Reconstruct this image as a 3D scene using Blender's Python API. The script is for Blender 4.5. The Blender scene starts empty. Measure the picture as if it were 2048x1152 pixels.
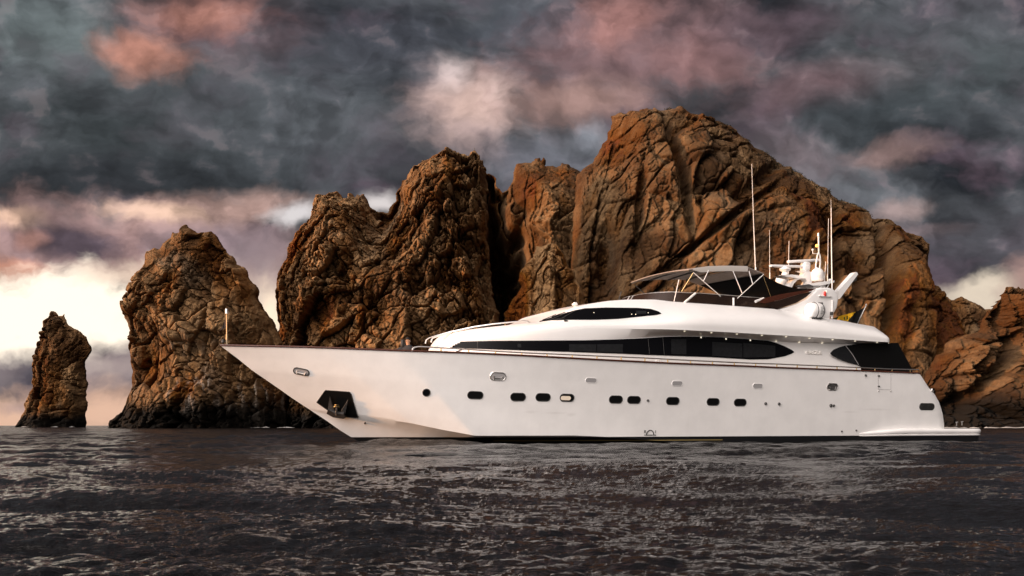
import bpy, bmesh, math, random
import numpy as np
from mathutils import Vector, Matrix
from mathutils.bvhtree import BVHTree

random.seed(7)
SC = bpy.context.scene
COL = SC.collection
# ------------------------------------------------------------------ camera
F = 2200.0            # focal length in pixels of a 2048 wide frame
CX, HY = 1024.0, 851.0  # principal column, horizon row
HC = 0.70             # eye height over the water
cam = bpy.data.cameras.new("camera")
cam.sensor_width = 36.0
cam.lens = F / 2048.0 * 36.0
cam.shift_y = (HY - 576.0) / 2048.0
cam.clip_start, cam.clip_end = 0.1, 20000.0
camo = bpy.data.objects.new("camera", cam)
camo.location = (0, 0, HC)
camo.rotation_euler = (math.radians(90), 0, 0)
COL.objects.link(camo)
SC.camera = camo
SC.view_settings.view_transform = 'Standard'
SC.view_settings.look = 'None'
SC.view_settings.exposure = 0.0
SC.view_settings.gamma = 1.0
SC.cycles.max_bounces = 6
SC.cycles.use_denoising = True

def lin(c):
    return tuple(((v / 255.0) / 12.92 if v <= 10 else (((v / 255.0) + 0.055) / 1.055) ** 2.4) for v in c)

# ------------------------------------------------------------------ node helper
class NT:
    def __init__(self, tree):
        self.t = tree; self.n = tree.nodes; self.l = tree.links
    def new(self, typ, **kw):
        nd = self.n.new(typ)
        for k, v in kw.items(): setattr(nd, k, v)
        return nd
    def put(self, sock, v):
        if hasattr(v, 'is_output'): self.l.new(v, sock)
        elif isinstance(v, (tuple, list)):
            sock.default_value = tuple(v) if len(v) == len(sock.default_value) else tuple(v) + (1.0,)
        else: sock.default_value = v
    def math(self, op, a, b=0.0, c=0.0, clamp=False):
        nd = self.new('ShaderNodeMath', operation=op, use_clamp=clamp)
        for i, v in enumerate((a, b, c)): self.put(nd.inputs[i], v)
        return nd.outputs[0]
    def vec(self, op, a, b=(0, 0, 0), s=None):
        nd = self.new('ShaderNodeVectorMath', operation=op)
        self.put(nd.inputs[0], a); self.put(nd.inputs[1], b)
        if s is not None: self.put(nd.inputs[3], s)
        return nd.outputs[1] if op in ('LENGTH', 'DOT_PRODUCT', 'DISTANCE') else nd.outputs[0]
    def mix(self, f, a, b, blend='MIX'):
        nd = self.new('ShaderNodeMix', data_type='RGBA', blend_type=blend)
        self.put(nd.inputs[0], f); self.put(nd.inputs[6], a); self.put(nd.inputs[7], b)
        return nd.outputs[2]
    def noise(self, v, scale, detail=5, rough=0.55, dist=0.0, col=False):
        nd = self.new('ShaderNodeTexNoise')
        if v is not None: self.put(nd.inputs['Vector'], v)
        nd.inputs['Scale'].default_value = scale; nd.inputs['Detail'].default_value = detail
        nd.inputs['Roughness'].default_value = rough; nd.inputs['Distortion'].default_value = dist
        return nd.outputs['Color'] if col else nd.outputs['Fac']
    def rng(self, v, a, b, c=0.0, d=1.0, smooth=True):
        nd = self.new('ShaderNodeMapRange', interpolation_type='SMOOTHSTEP' if smooth else 'LINEAR')
        self.put(nd.inputs[0], v)
        for i, x in enumerate((a, b, c, d)): self.put(nd.inputs[i + 1], x)
        return nd.outputs[0]

# ------------------------------------------------------------------ world: broken evening cloud
SUN_AZ = math.radians(-104)   # measured from +Y towards +X: the sun stands low to the left, a little behind the eye
SUN_EL = math.radians(7)
world = bpy.data.worlds.new("World"); SC.world = world
world.use_nodes = True
W = NT(world.node_tree); W.n.clear()
geo = W.new('ShaderNodeTexCoord')
D = geo.outputs['Generated']
sep = W.new('ShaderNodeSeparateXYZ'); W.put(sep.inputs[0], D)
dx, dy, dz = sep.outputs
yy = W.math('MAXIMUM', dy, 0.12)
U = W.math('DIVIDE', dx, yy); V = W.math('DIVIDE', dz, yy)
cmb = W.new('ShaderNodeCombineXYZ'); W.put(cmb.inputs[0], U); W.put(cmb.inputs[1], V)
UV = cmb.outputs[0]
# two levels of turbulence push the cloud edges about
n1 = W.vec('SUBTRACT', W.noise(D, 9.0, 5, 0.62, 0.3, True), (0.5, 0.5, 0.5))
n2 = W.vec('SUBTRACT', W.noise(D, 30.0, 4, 0.6, 0.0, True), (0.5, 0.5, 0.5))
UVW = W.vec('ADD', W.vec('ADD', UV, W.vec('MULTIPLY', n1, (0.075, 0.05, 0))), W.vec('MULTIPLY', n2, (0.010, 0.008, 0)))
rot = W.new('ShaderNodeMapping'); rot.inputs['Rotation'].default_value = (0, 0, math.radians(-22))
rot.inputs['Scale'].default_value = (5.0, 10.5, 1)
W.put(rot.inputs['Vector'], UVW)
cl1 = W.noise(rot.outputs[0], 1.0, 5, 0.55, 0.0)
rot2 = W.new('ShaderNodeMapping'); rot2.inputs['Scale'].default_value = (13.0, 20.0, 1); rot2.inputs['Location'].default_value = (3.1, 1.7, 0); rot2.inputs['Rotation'].default_value = (0, 0, math.radians(-12))
W.put(rot2.inputs['Vector'], UVW)
cl2 = W.noise(rot2.outputs[0], 1.0, 4, 0.52, 0.0)
f1 = W.rng(cl1, 0.34, 0.68)
base = W.mix(f1, lin((42, 45, 50)), lin((106, 109, 114)))
f2 = W.rng(cl2, 0.50, 0.70)
base = W.mix(W.math('MULTIPLY', f2, 0.40), base, lin((132, 108, 122)))
cl3 = W.noise(rot.outputs[0], 0.55, 4, 0.5, 0.0)
base = W.mix(W.math('MULTIPLY', W.rng(cl3, 0.48, 0.66), 0.35), base, lin((102, 78, 96)))
def uvp(px, py): return ((px - CX) / F, (HY - py) / F)
bmod = W.noise(W.vec('MULTIPLY', UVW, (1.0, 1.5, 1.0)), 24.0, 4, 0.55, 0.0)
bsh = W.math('SUBTRACT', bmod, 0.5)
def blob(c, px, py, rx, ry, rgb, k=1.0, rotdeg=0.0, soft=1.0, vec=None):
    mp = W.new('ShaderNodeMapping', vector_type='TEXTURE')
    u, v = uvp(px, py)
    mp.inputs['Location'].default_value = (u, v, 0)
    mp.inputs['Rotation'].default_value = (0, 0, math.radians(rotdeg))
    mp.inputs['Scale'].default_value = (rx / F, ry / F, 1)
    W.put(mp.inputs['Vector'], vec if vec is not None else UVW)
    d = W.math('ADD', W.vec('LENGTH', mp.outputs[0]), W.math('MULTIPLY', bsh, 1.5))
    w = W.rng(d, 1.0 + 0.75 * soft, 1.0 - 0.95 * soft, 0.0, k)
    g_ = 1.3 if rgb[0] >= 250 else 1.0
    return W.mix(w, c, tuple(x * g_ for x in lin(rgb)))
SKY = [
 # px, py, rx, ry, colour, weight, turn, softness
 (110, 60, 190, 80, (116, 126, 127), .75, 0, 1), (330, 260, 420, 130, (68, 74, 76), .7, 0, 1),
 (250, 365, 380, 60, (50, 53, 57), .95, 4, .7), (620, 230, 260, 120, (96, 101, 106), .55, 0, 1),
 (760, 90, 200, 90, (74, 76, 84), .8, 0, 1), (1060, 60, 160, 60, (74, 80, 90), .7, 0, 1),
 (400, 50, 165, 66, (112, 86, 90), .85, -4, .9), (400, 30, 105, 40, (176, 124, 110), .8, -6, 1),
 (280, 108, 90, 40, (196, 138, 120), .85, -8, .9),
 (930, 215, 120, 90, (150, 132, 134), .9, 0, .8), (940, 215, 95, 62, (214, 182, 170), .85, 0, 1), (890, 150, 40, 34, (226, 206, 202), .6, 30, 1), (1000, 185, 40, 30, (224, 196, 186), .6, 0, 1),
 (1250, 110, 240, 110, (132, 104, 106), .9, 10, .8), (1240, 40, 70, 60, (176, 128, 122), .8, 0, .9), (1160, 195, 130, 40, (166, 134, 126), .8, 6, .9), (1420, 110, 90, 46, (150, 112, 110), .7, 0, .9),
 (1640, 170, 170, 46, (118, 96, 100), .8, 12, .9), (1560, 60, 130, 50, (104, 88, 96), .7, 10, .9),
 (1800, 220, 320, 60, (68, 74, 78), .75, 16, .9), (1900, 80, 200, 90, (84, 92, 94), .6, 0, 1),
 (1800, 305, 70, 26, (150, 124, 120), .8, 14, .9), (1810, 418, 60, 20, (164, 142, 138), .8, 12, .9), (1870, 460, 60, 16, (140, 118, 118), .7, 4, .9),
 (1980, 480, 190, 70, (84, 82, 88), .7, 8, .9), (1600, 300, 110, 40, (128, 112, 116), .6, -20, .9),
 (1180, 262, 36, 24, (160, 166, 176), .5, 20, 1), (1100, 320, 120, 50, (118, 118, 128), .6, 0, .9),
 # lower left: the torn bright edge
 (230, 500, 440, 85, (176, 142, 138), .95, -6, .6), (430, 430, 170, 40, (190, 156, 146), .9, 4, .8), (20, 436, 70, 20, (240, 198, 172), .9, -8, .8), (310, 432, 90, 18, (234, 196, 172), .85, -6, .8),
 (150, 490, 130, 44, (84, 74, 84), .95, -10, .7), (60, 475, 30, 16, (190, 142, 130), .8, 0, .9), (420, 500, 130, 40, (128, 114, 122), .8, 0, .9),
 (15, 530, 80, 22, (226, 162, 138), .9, -14, .8),
 (110, 632, 420, 88, (255, 240, 220), 1.0, 0, .5), (470, 610, 170, 60, (236, 214, 198), .8, 0, .9), (520, 520, 70, 60, (150, 132, 136), .8, 0, .9), (545, 640, 40, 50, (250, 226, 196), .8, 0, .9),
 (330, 566, 160, 26, (240, 210, 186), .8, -4, .9),
 (0, 745, 66, 28, (138, 126, 128), .8, 4, .9), (240, 745, 110, 34, (178, 160, 156), .8, 0, .9), (225, 778, 70, 11, (146, 132, 134), .75, 2, .9),
 (140, 830, 520, 46, (240, 196, 168), .9, 0, .8), (60, 806, 60, 12, (190, 160, 152), .8, 0, .9),
 (590, 436, 70, 24, (226, 220, 220), .95, 10, .8), (780, 410, 44, 24, (226, 218, 216), .95, 16, .8),
 (1955, 592, 95, 32, (236, 220, 198), 1.0, 12, .7), (2060, 560, 60, 40, (176, 142, 134), .9, 20, .8), (1600, 620, 300, 60, (150, 130, 126), .6, 0, .9),
]
c = base
kcut = [i for i, b in enumerate(SKY) if b[1] == 632][0]
for b in SKY[:kcut]: c = blob(c, *b)
rot3 = W.new('ShaderNodeMapping'); rot3.inputs['Scale'].default_value = (17.0, 30.0, 1); rot3.inputs['Rotation'].default_value = (0, 0, math.radians(-20)); rot3.inputs['Location'].default_value = (5.1, 2.7, 0)
W.put(rot3.inputs['Vector'], UVW)
def lumps(sx, sy, detail, off, k):
    m1 = W.new('ShaderNodeMapping'); m1.inputs['Scale'].default_value = (sx, sy, 1); m1.inputs['Location'].default_value = (2.3, 4.1, 0); W.put(m1.inputs['Vector'], UVW)
    a_ = W.noise(m1.outputs[0], 1.0, detail, 0.5, 0.0)
    b_ = W.noise(W.vec('ADD', m1.outputs[0], (-off * .85, -off * .5, 0)), 1.0, detail, 0.5, 0.0)
    return W.math('MULTIPLY', W.math('SUBTRACT', a_, b_), k), a_
e1, d1 = lumps(9.0, 14.0, 5, 0.16, 3.4)
e2, d2 = lumps(24.0, 34.0, 5, 0.20, 2.2)
em = W.math('ADD', e1, W.math('MULTIPLY', e2, W.rng(d1, .4, .6, .25, .8)))
c = W.vec('SCALE', c, s=W.math('ADD', 1.0, W.math('MAXIMUM', W.math('MINIMUM', em, .42), -.34)))
c = W.mix(W.rng(em, .15, .55, 0, .14), c, lin((176, 150, 150)))
for b in SKY[kcut:]: c = blob(c, *b)
# unseen sky behind the eye: bright patch added to light hull and rocks
sky = W.new('ShaderNodeTexSky', sky_type='NISHITA', sun_disc=False)
sky.sun_elevation = SUN_EL; sky.sun_rotation = SUN_AZ
sky.air_density = 1.2; sky.dust_density = 2.0
nis = W.vec('SCALE', sky.outputs[0], s=0.10)
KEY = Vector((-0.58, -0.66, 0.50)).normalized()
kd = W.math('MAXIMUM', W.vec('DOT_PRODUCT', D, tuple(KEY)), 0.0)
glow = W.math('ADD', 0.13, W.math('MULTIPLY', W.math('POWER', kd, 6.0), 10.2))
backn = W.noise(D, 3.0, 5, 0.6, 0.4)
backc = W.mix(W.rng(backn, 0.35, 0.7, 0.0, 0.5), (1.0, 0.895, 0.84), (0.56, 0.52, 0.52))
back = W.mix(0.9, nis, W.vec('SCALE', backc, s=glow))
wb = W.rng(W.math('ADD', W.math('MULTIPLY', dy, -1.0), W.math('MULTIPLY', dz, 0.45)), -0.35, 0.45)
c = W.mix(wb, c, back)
low = W.rng(dz, -0.02, -0.2)
c = W.mix(low, c, (0.02, 0.02, 0.022))
bg = W.new('ShaderNodeBackground'); W.put(bg.inputs[0], c); bg.inputs[1].default_value = 1.0
out = W.new('ShaderNodeOutputWorld'); W.l.new(bg.outputs[0], out.inputs[0])

sun = bpy.data.lights.new("sun", 'SUN'); sun.energy = 4.6; sun.angle = math.radians(3.0); sun.color = (1.0, 0.46, 0.16)
suno = bpy.data.objects.new("sun", sun); COL.objects.link(suno)
sd = Vector((math.sin(SUN_AZ) * math.cos(SUN_EL), math.cos(SUN_AZ) * math.cos(SUN_EL), math.sin(SUN_EL)))
suno.rotation_euler = sd.to_track_quat('Z', 'Y').to_euler()
suno.location = sd * 200

# ------------------------------------------------------------------ materials
def mat(name, rgb, rough=0.5, metal=0.0, spec=0.5, bump=0.0, bscale=50.0, var=0.0, vscale=6.0, coat=0.0, trans=0.0, emit=None, es=1.0, alpha=1.0):
    m = bpy.data.materials.new(name); m.use_nodes = True
    N = NT(m.node_tree); b = N.n['Principled BSDF']
    tc = N.new('ShaderNodeTexCoord').outputs['Object']
    if var > 0:
        nz = N.noise(tc, vscale, 5, 0.6)
        f = N.rng(nz, 0.3, 0.7, 1.0 - var, 1.0 + var * 0.4)
        N.put(b.inputs['Base Color'], N.vec('SCALE', rgb[:3], s=f))
    else:
        b.inputs['Base Color'].default_value = tuple(rgb[:3]) + (1,)
    b.inputs['Roughness'].default_value = rough; b.inputs['Metallic'].default_value = metal
    b.inputs['Specular IOR Level'].default_value = spec; b.inputs['Coat Weight'].default_value = coat
    b.inputs['Transmission Weight'].default_value = trans; b.inputs['Alpha'].default_value = alpha
    if bump > 0:
        bp = N.new('ShaderNodeBump'); bp.inputs['Strength'].default_value = bump; bp.inputs['Distance'].default_value = 0.02
        N.put(bp.inputs['Height'], N.noise(tc, bscale, 4, 0.6)); N.l.new(bp.outputs[0], b.inputs['Normal'])
    if emit:
        b.inputs['Emission Color'].default_value = tuple(emit) + (1,); b.inputs['Emission Strength'].default_value = es
    return m
M = {}
M['gel'] = mat('white_gelcoat', (0.87, 0.85, 0.83), 0.32, var=0.05, vscale=1.3, coat=0.25)
M['gel2'] = mat('white_topsides', (0.84, 0.82, 0.80), 0.30, var=0.03, vscale=1.3, coat=0.3)
M['anti'] = mat('black_boot_paint', (0.006, 0.006, 0.007), 0.45)
M['gold'] = mat('gold_stripe_paint', (0.26, 0.19, 0.07), 0.4)
M['wood'] = mat('varnished_mahogany', (0.075, 0.020, 0.010), 0.25, var=0.3, vscale=14)
M['teak'] = mat('teak_deck', (0.30, 0.20, 0.12), 0.6, var=0.3, vscale=12)
M['glass'] = mat('black_glazing', (0.004, 0.004, 0.005), 0.08, spec=0.08)
M['glass2'] = mat('grey_blind_behind_glass', (0.016, 0.0165, 0.018), 0.3, spec=0.1, var=0.25, vscale=8)
M['tint'] = mat('smoked_acrylic', (0.022, 0.013, 0.010), 0.09, alpha=0.88, spec=0.12)
M['steel'] = mat('polished_steel', (0.80, 0.77, 0.74), 0.32, metal=1.0)
M['white'] = mat('white_paint', (0.80, 0.77, 0.74), 0.35, var=0.05)
M['grey'] = mat('grey_recess', (0.34, 0.33, 0.33), 0.5)
M['dgrey'] = mat('dark_grey_metal', (0.055, 0.052, 0.05), 0.55, var=0.4, vscale=9, bump=0.3)
M['black'] = mat('black_fabric', (0.006, 0.006, 0.0065), 0.95, spec=0.1, bump=0.2, bscale=300)
M['flatblack'] = mat('painted_black', (0.004, 0.004, 0.004), 0.7, spec=0.1)  # near-black paint for openings and screens, with no depth cut behind
M['canvas'] = mat('beige_canvas', (0.30, 0.255, 0.225), 0.9, spec=0.15, var=0.1, bump=0.15, bscale=200)
M['lamp'] = mat('warm_downlight', (0.9, 0.85, 0.7), 0.4, emit=(1.0, 0.88, 0.68), es=0.7)
M['amber'] = mat('amber_lamp', (0.9, 0.4, 0.1), 0.4, emit=(1.0, 0.42, 0.08), es=3.0)
M['red'] = mat('red_lamp_glass', (0.5, 0.02, 0.01), 0.2)
M['flagblack'] = mat('flag_black', (0.012, 0.012, 0.012), 0.9, spec=0.1)
M['flagyellow'] = mat('flag_yellow', (0.62, 0.36, 0.02), 0.9, spec=0.1)
M['flaggreen'] = mat('flag_green', (0.012, 0.05, 0.018), 0.9, spec=0.1)
M['pennant'] = mat('brown_pennant', (0.012, 0.006, 0.005), 0.9)
M['staff'] = mat('sunlit_gold_staff', (0.46, 0.33, 0.20), 0.45, metal=0.3)  # gold of the low sun is put into the staff's colour
M['brass'] = mat('brass', (0.78, 0.55, 0.25), 0.25, metal=1.0)
M['skin'] = mat('skin', (0.46, 0.25, 0.15), 0.5)
M['hair'] = mat('dark_hair', (0.010, 0.008, 0.007), 0.6)
M['cloth'] = mat('dark_cloth', (0.015, 0.015, 0.018), 0.9, bump=0.2)
M['letter'] = mat('silver_letter', (0.90, 0.87, 0.83), 0.25)
M['ink'] = mat('black_ink', (0.01, 0.01, 0.01), 0.5)
M['seam'] = mat('seam_line', (0.20, 0.19, 0.185), 0.6)

# ------------------------------------------------------------------ mesh helpers
def link(o, parent=None):
    COL.objects.link(o)
    if parent is not None: o.parent = parent
    return o
def mesh_obj(name, verts, faces, m, parent=None, sharp=35.0, mats=None, fmat=None):
    me = bpy.data.meshes.new(name)
    me.from_pydata([tuple(v) for v in verts], [], [tuple(f) for f in faces])
    if mats:
        for x in mats: me.materials.append(x)
        if fmat is not None: me.polygons.foreach_set('material_index', np.array(fmat, dtype=np.int32))
    else: me.materials.append(m)
    bm = bmesh.new(); bm.from_mesh(me)
    bmesh.ops.recalc_face_normals(bm, faces=bm.faces); bm.to_mesh(me); bm.free()
    me.polygons.foreach_set('use_smooth', np.ones(len(me.polygons), dtype=bool))
    if sharp is not None: me.set_sharp_from_angle(angle=math.radians(sharp))
    me.update()
    return link(bpy.data.objects.new(name, me), parent)
def tag(o, label=None, cat=None, group=None, kind=None):
    if label: o['label'] = label
    if cat: o['category'] = cat
    if group: o['group'] = group
    if kind: o['kind'] = kind
    return o
def empty(name, loc=(0, 0, 0), rz=0.0):
    o = bpy.data.objects.new(name, None); o.location = loc; o.rotation_euler = (0, 0, rz); o.empty_display_size = 0.3
    return link(o)
class MB:
    def __init__(self): self.v = []; self.f = []; self.mi = []
    def add(self, v, f, mi=0):
        o = len(self.v); self.v += [tuple(x) for x in v]
        self.f += [tuple(i + o for i in q) for q in f]; self.mi += [mi] * len(f); return self
    def box(self, c, s, R=None, mi=0, bev=0.0):
        bm = bmesh.new(); bmesh.ops.create_cube(bm, size=1.0)
        for v in bm.verts: v.co = Vector((v.co.x * s[0], v.co.y * s[1], v.co.z * s[2]))
        if bev > 0: bmesh.ops.bevel(bm, geom=bm.edges[:], offset=bev, segments=3, affect='EDGES', profile=0.5)
        for v in bm.verts: v.co = (R @ v.co if R is not None else v.co) + Vector(c)
        bm.verts.index_update()
        self.add([v.co[:] for v in bm.verts], [[v.index for v in f.verts] for f in bm.faces], mi); bm.free(); return self
    def tube(self, path, r, n=8, closed=False, caps=True, mi=0):
        P = [Vector(p) for p in path]; k = len(P)
        rs = r if isinstance(r, (list, tuple)) else [r] * k
        V_, F_ = [], []
        up = Vector((0, 0, 1)); pa = None
        for i in range(k):
            if closed: t = P[(i + 1) % k] - P[i - 1]
            else: t = P[min(i + 1, k - 1)] - P[max(i - 1, 0)]
            t.normalize()
            a = (pa - t * pa.dot(t)) if pa is not None else (up.cross(t) if abs(t.z) < 0.95 else Vector((1, 0, 0)).cross(t))
            if a.length < 1e-6: a = t.orthogonal()
            a.normalize(); pa = a; b = t.cross(a)
            for j in range(n):
                w = 2 * math.pi * j / n
                V_.append(P[i] + (a * math.cos(w) + b * math.sin(w)) * rs[i])
        for i in range(k if closed else k - 1):
            i2 = (i + 1) % k
            for j in range(n):
                j2 = (j + 1) % n
                F_.append((i * n + j, i * n + j2, i2 * n + j2, i2 * n + j))
        if caps and not closed:
            F_.append(tuple(range(n - 1, -1, -1))); F_.append(tuple((k - 1) * n + j for j in range(n)))
        return self.add(V_, F_, mi)
    def lathe(self, c, prof, n=20, R=None, mi=0):
        V_, F_ = [], []
        for r, z in prof:
            for j in range(n):
                w = 2 * math.pi * j / n
                p = Vector((r * math.cos(w), r * math.sin(w), z))
                V_.append((R @ p if R is not None else p) + Vector(c))
        k = len(prof)
        for i in range(k - 1):
            for j in range(n):
                j2 = (j + 1) % n
                F_.append((i * n + j, i * n + j2, (i + 1) * n + j2, (i + 1) * n + j))
        F_.append(tuple(range(n - 1, -1, -1))); F_.append(tuple((k - 1) * n + j for j in range(n)))
        return self.add(V_, F_, mi)
    def prism(self, poly, off, mi=0):
        n = len(poly); P = [Vector(p) for p in poly]; o = Vector(off)
        Fc = [tuple(range(n)), tuple(range(2 * n - 1, n - 1, -1))]
        Fc += [(i, (i + 1) % n, n + (i + 1) % n, n + i) for i in range(n)]
        return self.add(P + [p + o for p in P], Fc, mi)
    def grid(self, rows, closed=False, mi=0):
        nr, nc = len(rows), len(rows[0]); V_ = [p for r in rows for p in r]
        F_ = []
        for i in range(nr - 1):
            for j in range(nc if closed else nc - 1):
                j2 = (j + 1) % nc
                F_.append((i * nc + j, i * nc + j2, (i + 1) * nc + j2, (i + 1) * nc + j))
        return self.add(V_, F_, mi)
    def obj(self, name, m, parent=None, sharp=35.0, mats=None):
        return mesh_obj(name, self.v, self.f, m, parent, sharp, mats, self.mi if mats else None)

# ------------------------------------------------------------------ numpy noise
def _h(i, j, k, s):
    i = i.astype(np.uint32); j = j.astype(np.uint32); k = k.astype(np.uint32)
    n = i * np.uint32(374761393) + j * np.uint32(668265263) + k * np.uint32(2147483647 - 97) + np.uint32((s * 974634777) & 0xffffffff)
    n = (n ^ (n >> np.uint32(13))) * np.uint32(1274126177)
    n = (n ^ (n >> np.uint32(15))) * np.uint32(2246822519)
    return n ^ (n >> np.uint32(16))
def rnd(i, j, k, s): return (_h(i, j, k, s) & np.uint32(0xffffff)).astype(np.float32) / np.float32(0xffffff)
def vnoise(P, s=0):
    """value-gradient noise in -1..1"""
    I = np.floor(P).astype(np.int64); f = (P - I).astype(np.float32); u = f * f * f * (f * (f * 6 - 15) + 10)
    tot = np.zeros(len(P), np.float32)
    for a in (0, 1):
        for b in (0, 1):
            for c_ in (0, 1):
                h = _h(I[:, 0] + a, I[:, 1] + b, I[:, 2] + c_, s)
                g0 = (h & np.uint32(255)).astype(np.float32) / 127.5 - 1; g1 = ((h >> np.uint32(8)) & np.uint32(255)).astype(np.float32) / 127.5 - 1
                g2 = ((h >> np.uint32(16)) & np.uint32(255)).astype(np.float32) / 127.5 - 1
                d = g0 * (f[:, 0] - a) + g1 * (f[:, 1] - b) + g2 * (f[:, 2] - c_)
                w = (u[:, 0] if a else 1 - u[:, 0]) * (u[:, 1] if b else 1 - u[:, 1]) * (u[:, 2] if c_ else 1 - u[:, 2])
                tot += w * d
    return tot
def fbm(P, o=4, s=0, g=0.5, ridge=False):
    t = np.zeros(len(P), np.float32); a = 1.0; fq = 1.0
    for k in range(o):
        n = vnoise(P * fq + 17.3 * k, s + k)
        if ridge: n = 1 - 2.2 * np.abs(n)
        t += a * n; a *= g; fq *= 2.03
    return t
def worley(P, s=0):
    """F1, F2, id noise, vector to the nearest centre"""
    I = np.floor(P).astype(np.int64); n = len(P)
    F1 = np.full(n, 9, np.float32); F2 = np.full(n, 9, np.float32); idn = np.zeros(n, np.float32); vec = np.zeros((n, 3), np.float32)
    for a in (-1, 0, 1):
        for b in (-1, 0, 1):
            for c_ in (-1, 0, 1):
                i, j, k = I[:, 0] + a, I[:, 1] + b, I[:, 2] + c_
                v = np.stack([i + rnd(i, j, k, s), j + rnd(i, j, k, s + 1), k + rnd(i, j, k, s + 2)], 1) - P
                d = np.sqrt((v * v).sum(1)).astype(np.float32)
                nr = d < F1
                F2 = np.where(nr, F1, np.minimum(F2, d))
                idn = np.where(nr, rnd(i, j, k, s + 3), idn); vec[nr] = v[nr]; F1 = np.where(nr, d, F1)
    return F1, F2, idn, vec
def sstep(a, b, x):
    t = np.clip((x - a) / (b - a), 0, 1); return t * t * (3 - 2 * t)

# ------------------------------------------------------------------ the sea
def ocean_tile(N, L, lmin, lmax, rms, wdir, seed, spread=2.0):
    rs = np.random.RandomState(seed)
    k1 = np.fft.fftfreq(N, L / N) * 2 * np.pi
    kx, ky = np.meshgrid(k1, k1, indexing='ij'); k = np.hypot(kx, ky); k[0, 0] = 1e-6
    cosw = (kx * math.cos(wdir) + ky * math.sin(wdir)) / k
    amp = k ** -1.6 * np.abs(cosw) ** spread * sstep(2 * np.pi / lmax * 0.8, 2 * np.pi / lmax * 1.2, k) * (1 - sstep(2 * np.pi / lmin * 0.8, 2 * np.pi / lmin * 1.2, k))
    Hk = amp * (rs.normal(size=(N, N)) + 1j * rs.normal(size=(N, N)))
    h = np.fft.ifft2(Hk).real; sc = rms / h.std()
    hx = np.fft.ifft2(-1j * kx / k * Hk).real * sc; hy = np.fft.ifft2(-1j * ky / k * Hk).real * sc
    return h * sc, hx, hy, L
def sample(T, x, y):
    h, hx, hy, L = T; N = h.shape[0]
    u = (x / L * N) % N; v = (y / L * N) % N
    i = np.floor(u).astype(int) % N; j = np.floor(v).astype(int) % N; fu = u - np.floor(u); fv = v - np.floor(v)
    i2 = (i + 1) % N; j2 = (j + 1) % N
    return [a[i, j] * (1 - fu) * (1 - fv) + a[i2, j] * fu * (1 - fv) + a[i, j2] * (1 - fu) * fv + a[i2, j2] * fu * fv for a in (h, hx, hy)]
WD = math.radians(72)
TILES = [(ocean_tile(256, 143.0, 9, 45, 0.050, WD, 3), 1.0, 3.0),
         (ocean_tile(256, 37.0, 1.5, 9, 0.054, WD + .25, 5, 1.6), 1.2, 0.8),
         (ocean_tile(256, 9.1, 0.3, 1.8, 0.0140, WD - .2, 9, 1.0), 1.2, 0.34),
         (ocean_tile(256, 2.3, 0.06, 0.35, 0.0060, WD + .5, 13, 1.0), 1.1, 0.09)]
def sea_r():
    r = [0.25]
    while r[-1] < 9000:
        x = r[-1]
        fine = 0.03 if x < 6 else (0.03 + (x - 6) * 0.0042)
        dr = min(fine, 0.15) if x < 48 else (min(0.15 + (x - 48) * .006, .32) if x < 85 else 0.32 + (x - 85) * 0.02)
        if x < 2.5: dr = 0.2
        r.append(x + dr)
    return np.array(r)
Rr = sea_r()
ang = np.concatenate([np.linspace(-180, -36, 40, endpoint=False), np.linspace(-36, 36, 1000), np.linspace(36, 180, 41)[1:-1]])
A = np.radians(ang)
RR, AA = np.meshgrid(Rr, A, indexing='ij')
X0 = RR * np.sin(AA); Y0 = RR * np.cos(AA); Z0 = np.zeros_like(X0)
dxs = np.zeros_like(X0); dys = np.zeros_like(X0)
spc = np.gradient(Rr)[:, None] * np.ones_like(AA)
gust = np.clip(1 + .42 * sample(TILES[0][0], X0 * .8 + 511, Y0 * .45 + 77)[0] / TILES[0][0][0].std(), .35, 1.75)
for T, chop, lam in TILES:
    h, hx, hy = sample(T, X0 + 31.7 * lam, Y0 + 11.1 * lam)
    w = 1 - sstep(lam * 0.55, lam * 1.3, spc)
    if lam > 2: w = np.maximum(w, 0.25) * (1 - sstep(500, 1500, RR))
    if lam < .6: w = w * gust
    Z0 += h * w; dxs += hx * w * chop; dys += hy * w * chop
X1 = X0 + dxs; Y1 = Y0 + dys
nr, nc = X0.shape
vid = np.arange(nr * nc).reshape(nr, nc); vn = np.roll(vid, -1, 1)
quads = np.stack([vid[:-1], vid[1:], vn[1:], vn[:-1]], -1).reshape(-1, 4)
def np_mesh(name, V_, Q, m, parent=None, col=None):
    me = bpy.data.meshes.new(name)
    me.vertices.add(len(V_)); me.vertices.foreach_set('co', np.ascontiguousarray(V_, np.float32).ravel())
    n = len(Q); me.loops.add(n * 4); me.loops.foreach_set('vertex_index', np.ascontiguousarray(Q, np.int32).ravel())
    me.polygons.add(n); me.polygons.foreach_set('loop_start', np.arange(0, n * 4, 4, dtype=np.int32))
    me.polygons.foreach_set('use_smooth', np.ones(n, dtype=bool))
    me.update(calc_edges=True); me.materials.append(m)
    if col is not None:
        a = me.color_attributes.new('tone', 'FLOAT_COLOR', 'POINT')
        a.data.foreach_set('color', np.ascontiguousarray(np.c_[col, np.ones(len(col))], np.float32).ravel())
    return link(bpy.data.objects.new(name, me), parent)
mw = bpy.data.materials.new('sea_water'); mw.use_nodes = True
N = NT(mw.node_tree); b = N.n['Principled BSDF']
b.inputs['Base Color'].default_value = (0.005, 0.005, 0.0055, 1); b.inputs['Roughness'].default_value = 0.06
b.inputs['IOR'].default_value = 1.333; b.inputs['Specular IOR Level'].default_value = 0.21
gp = N.new('ShaderNodeNewGeometry').outputs['Position']
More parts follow.
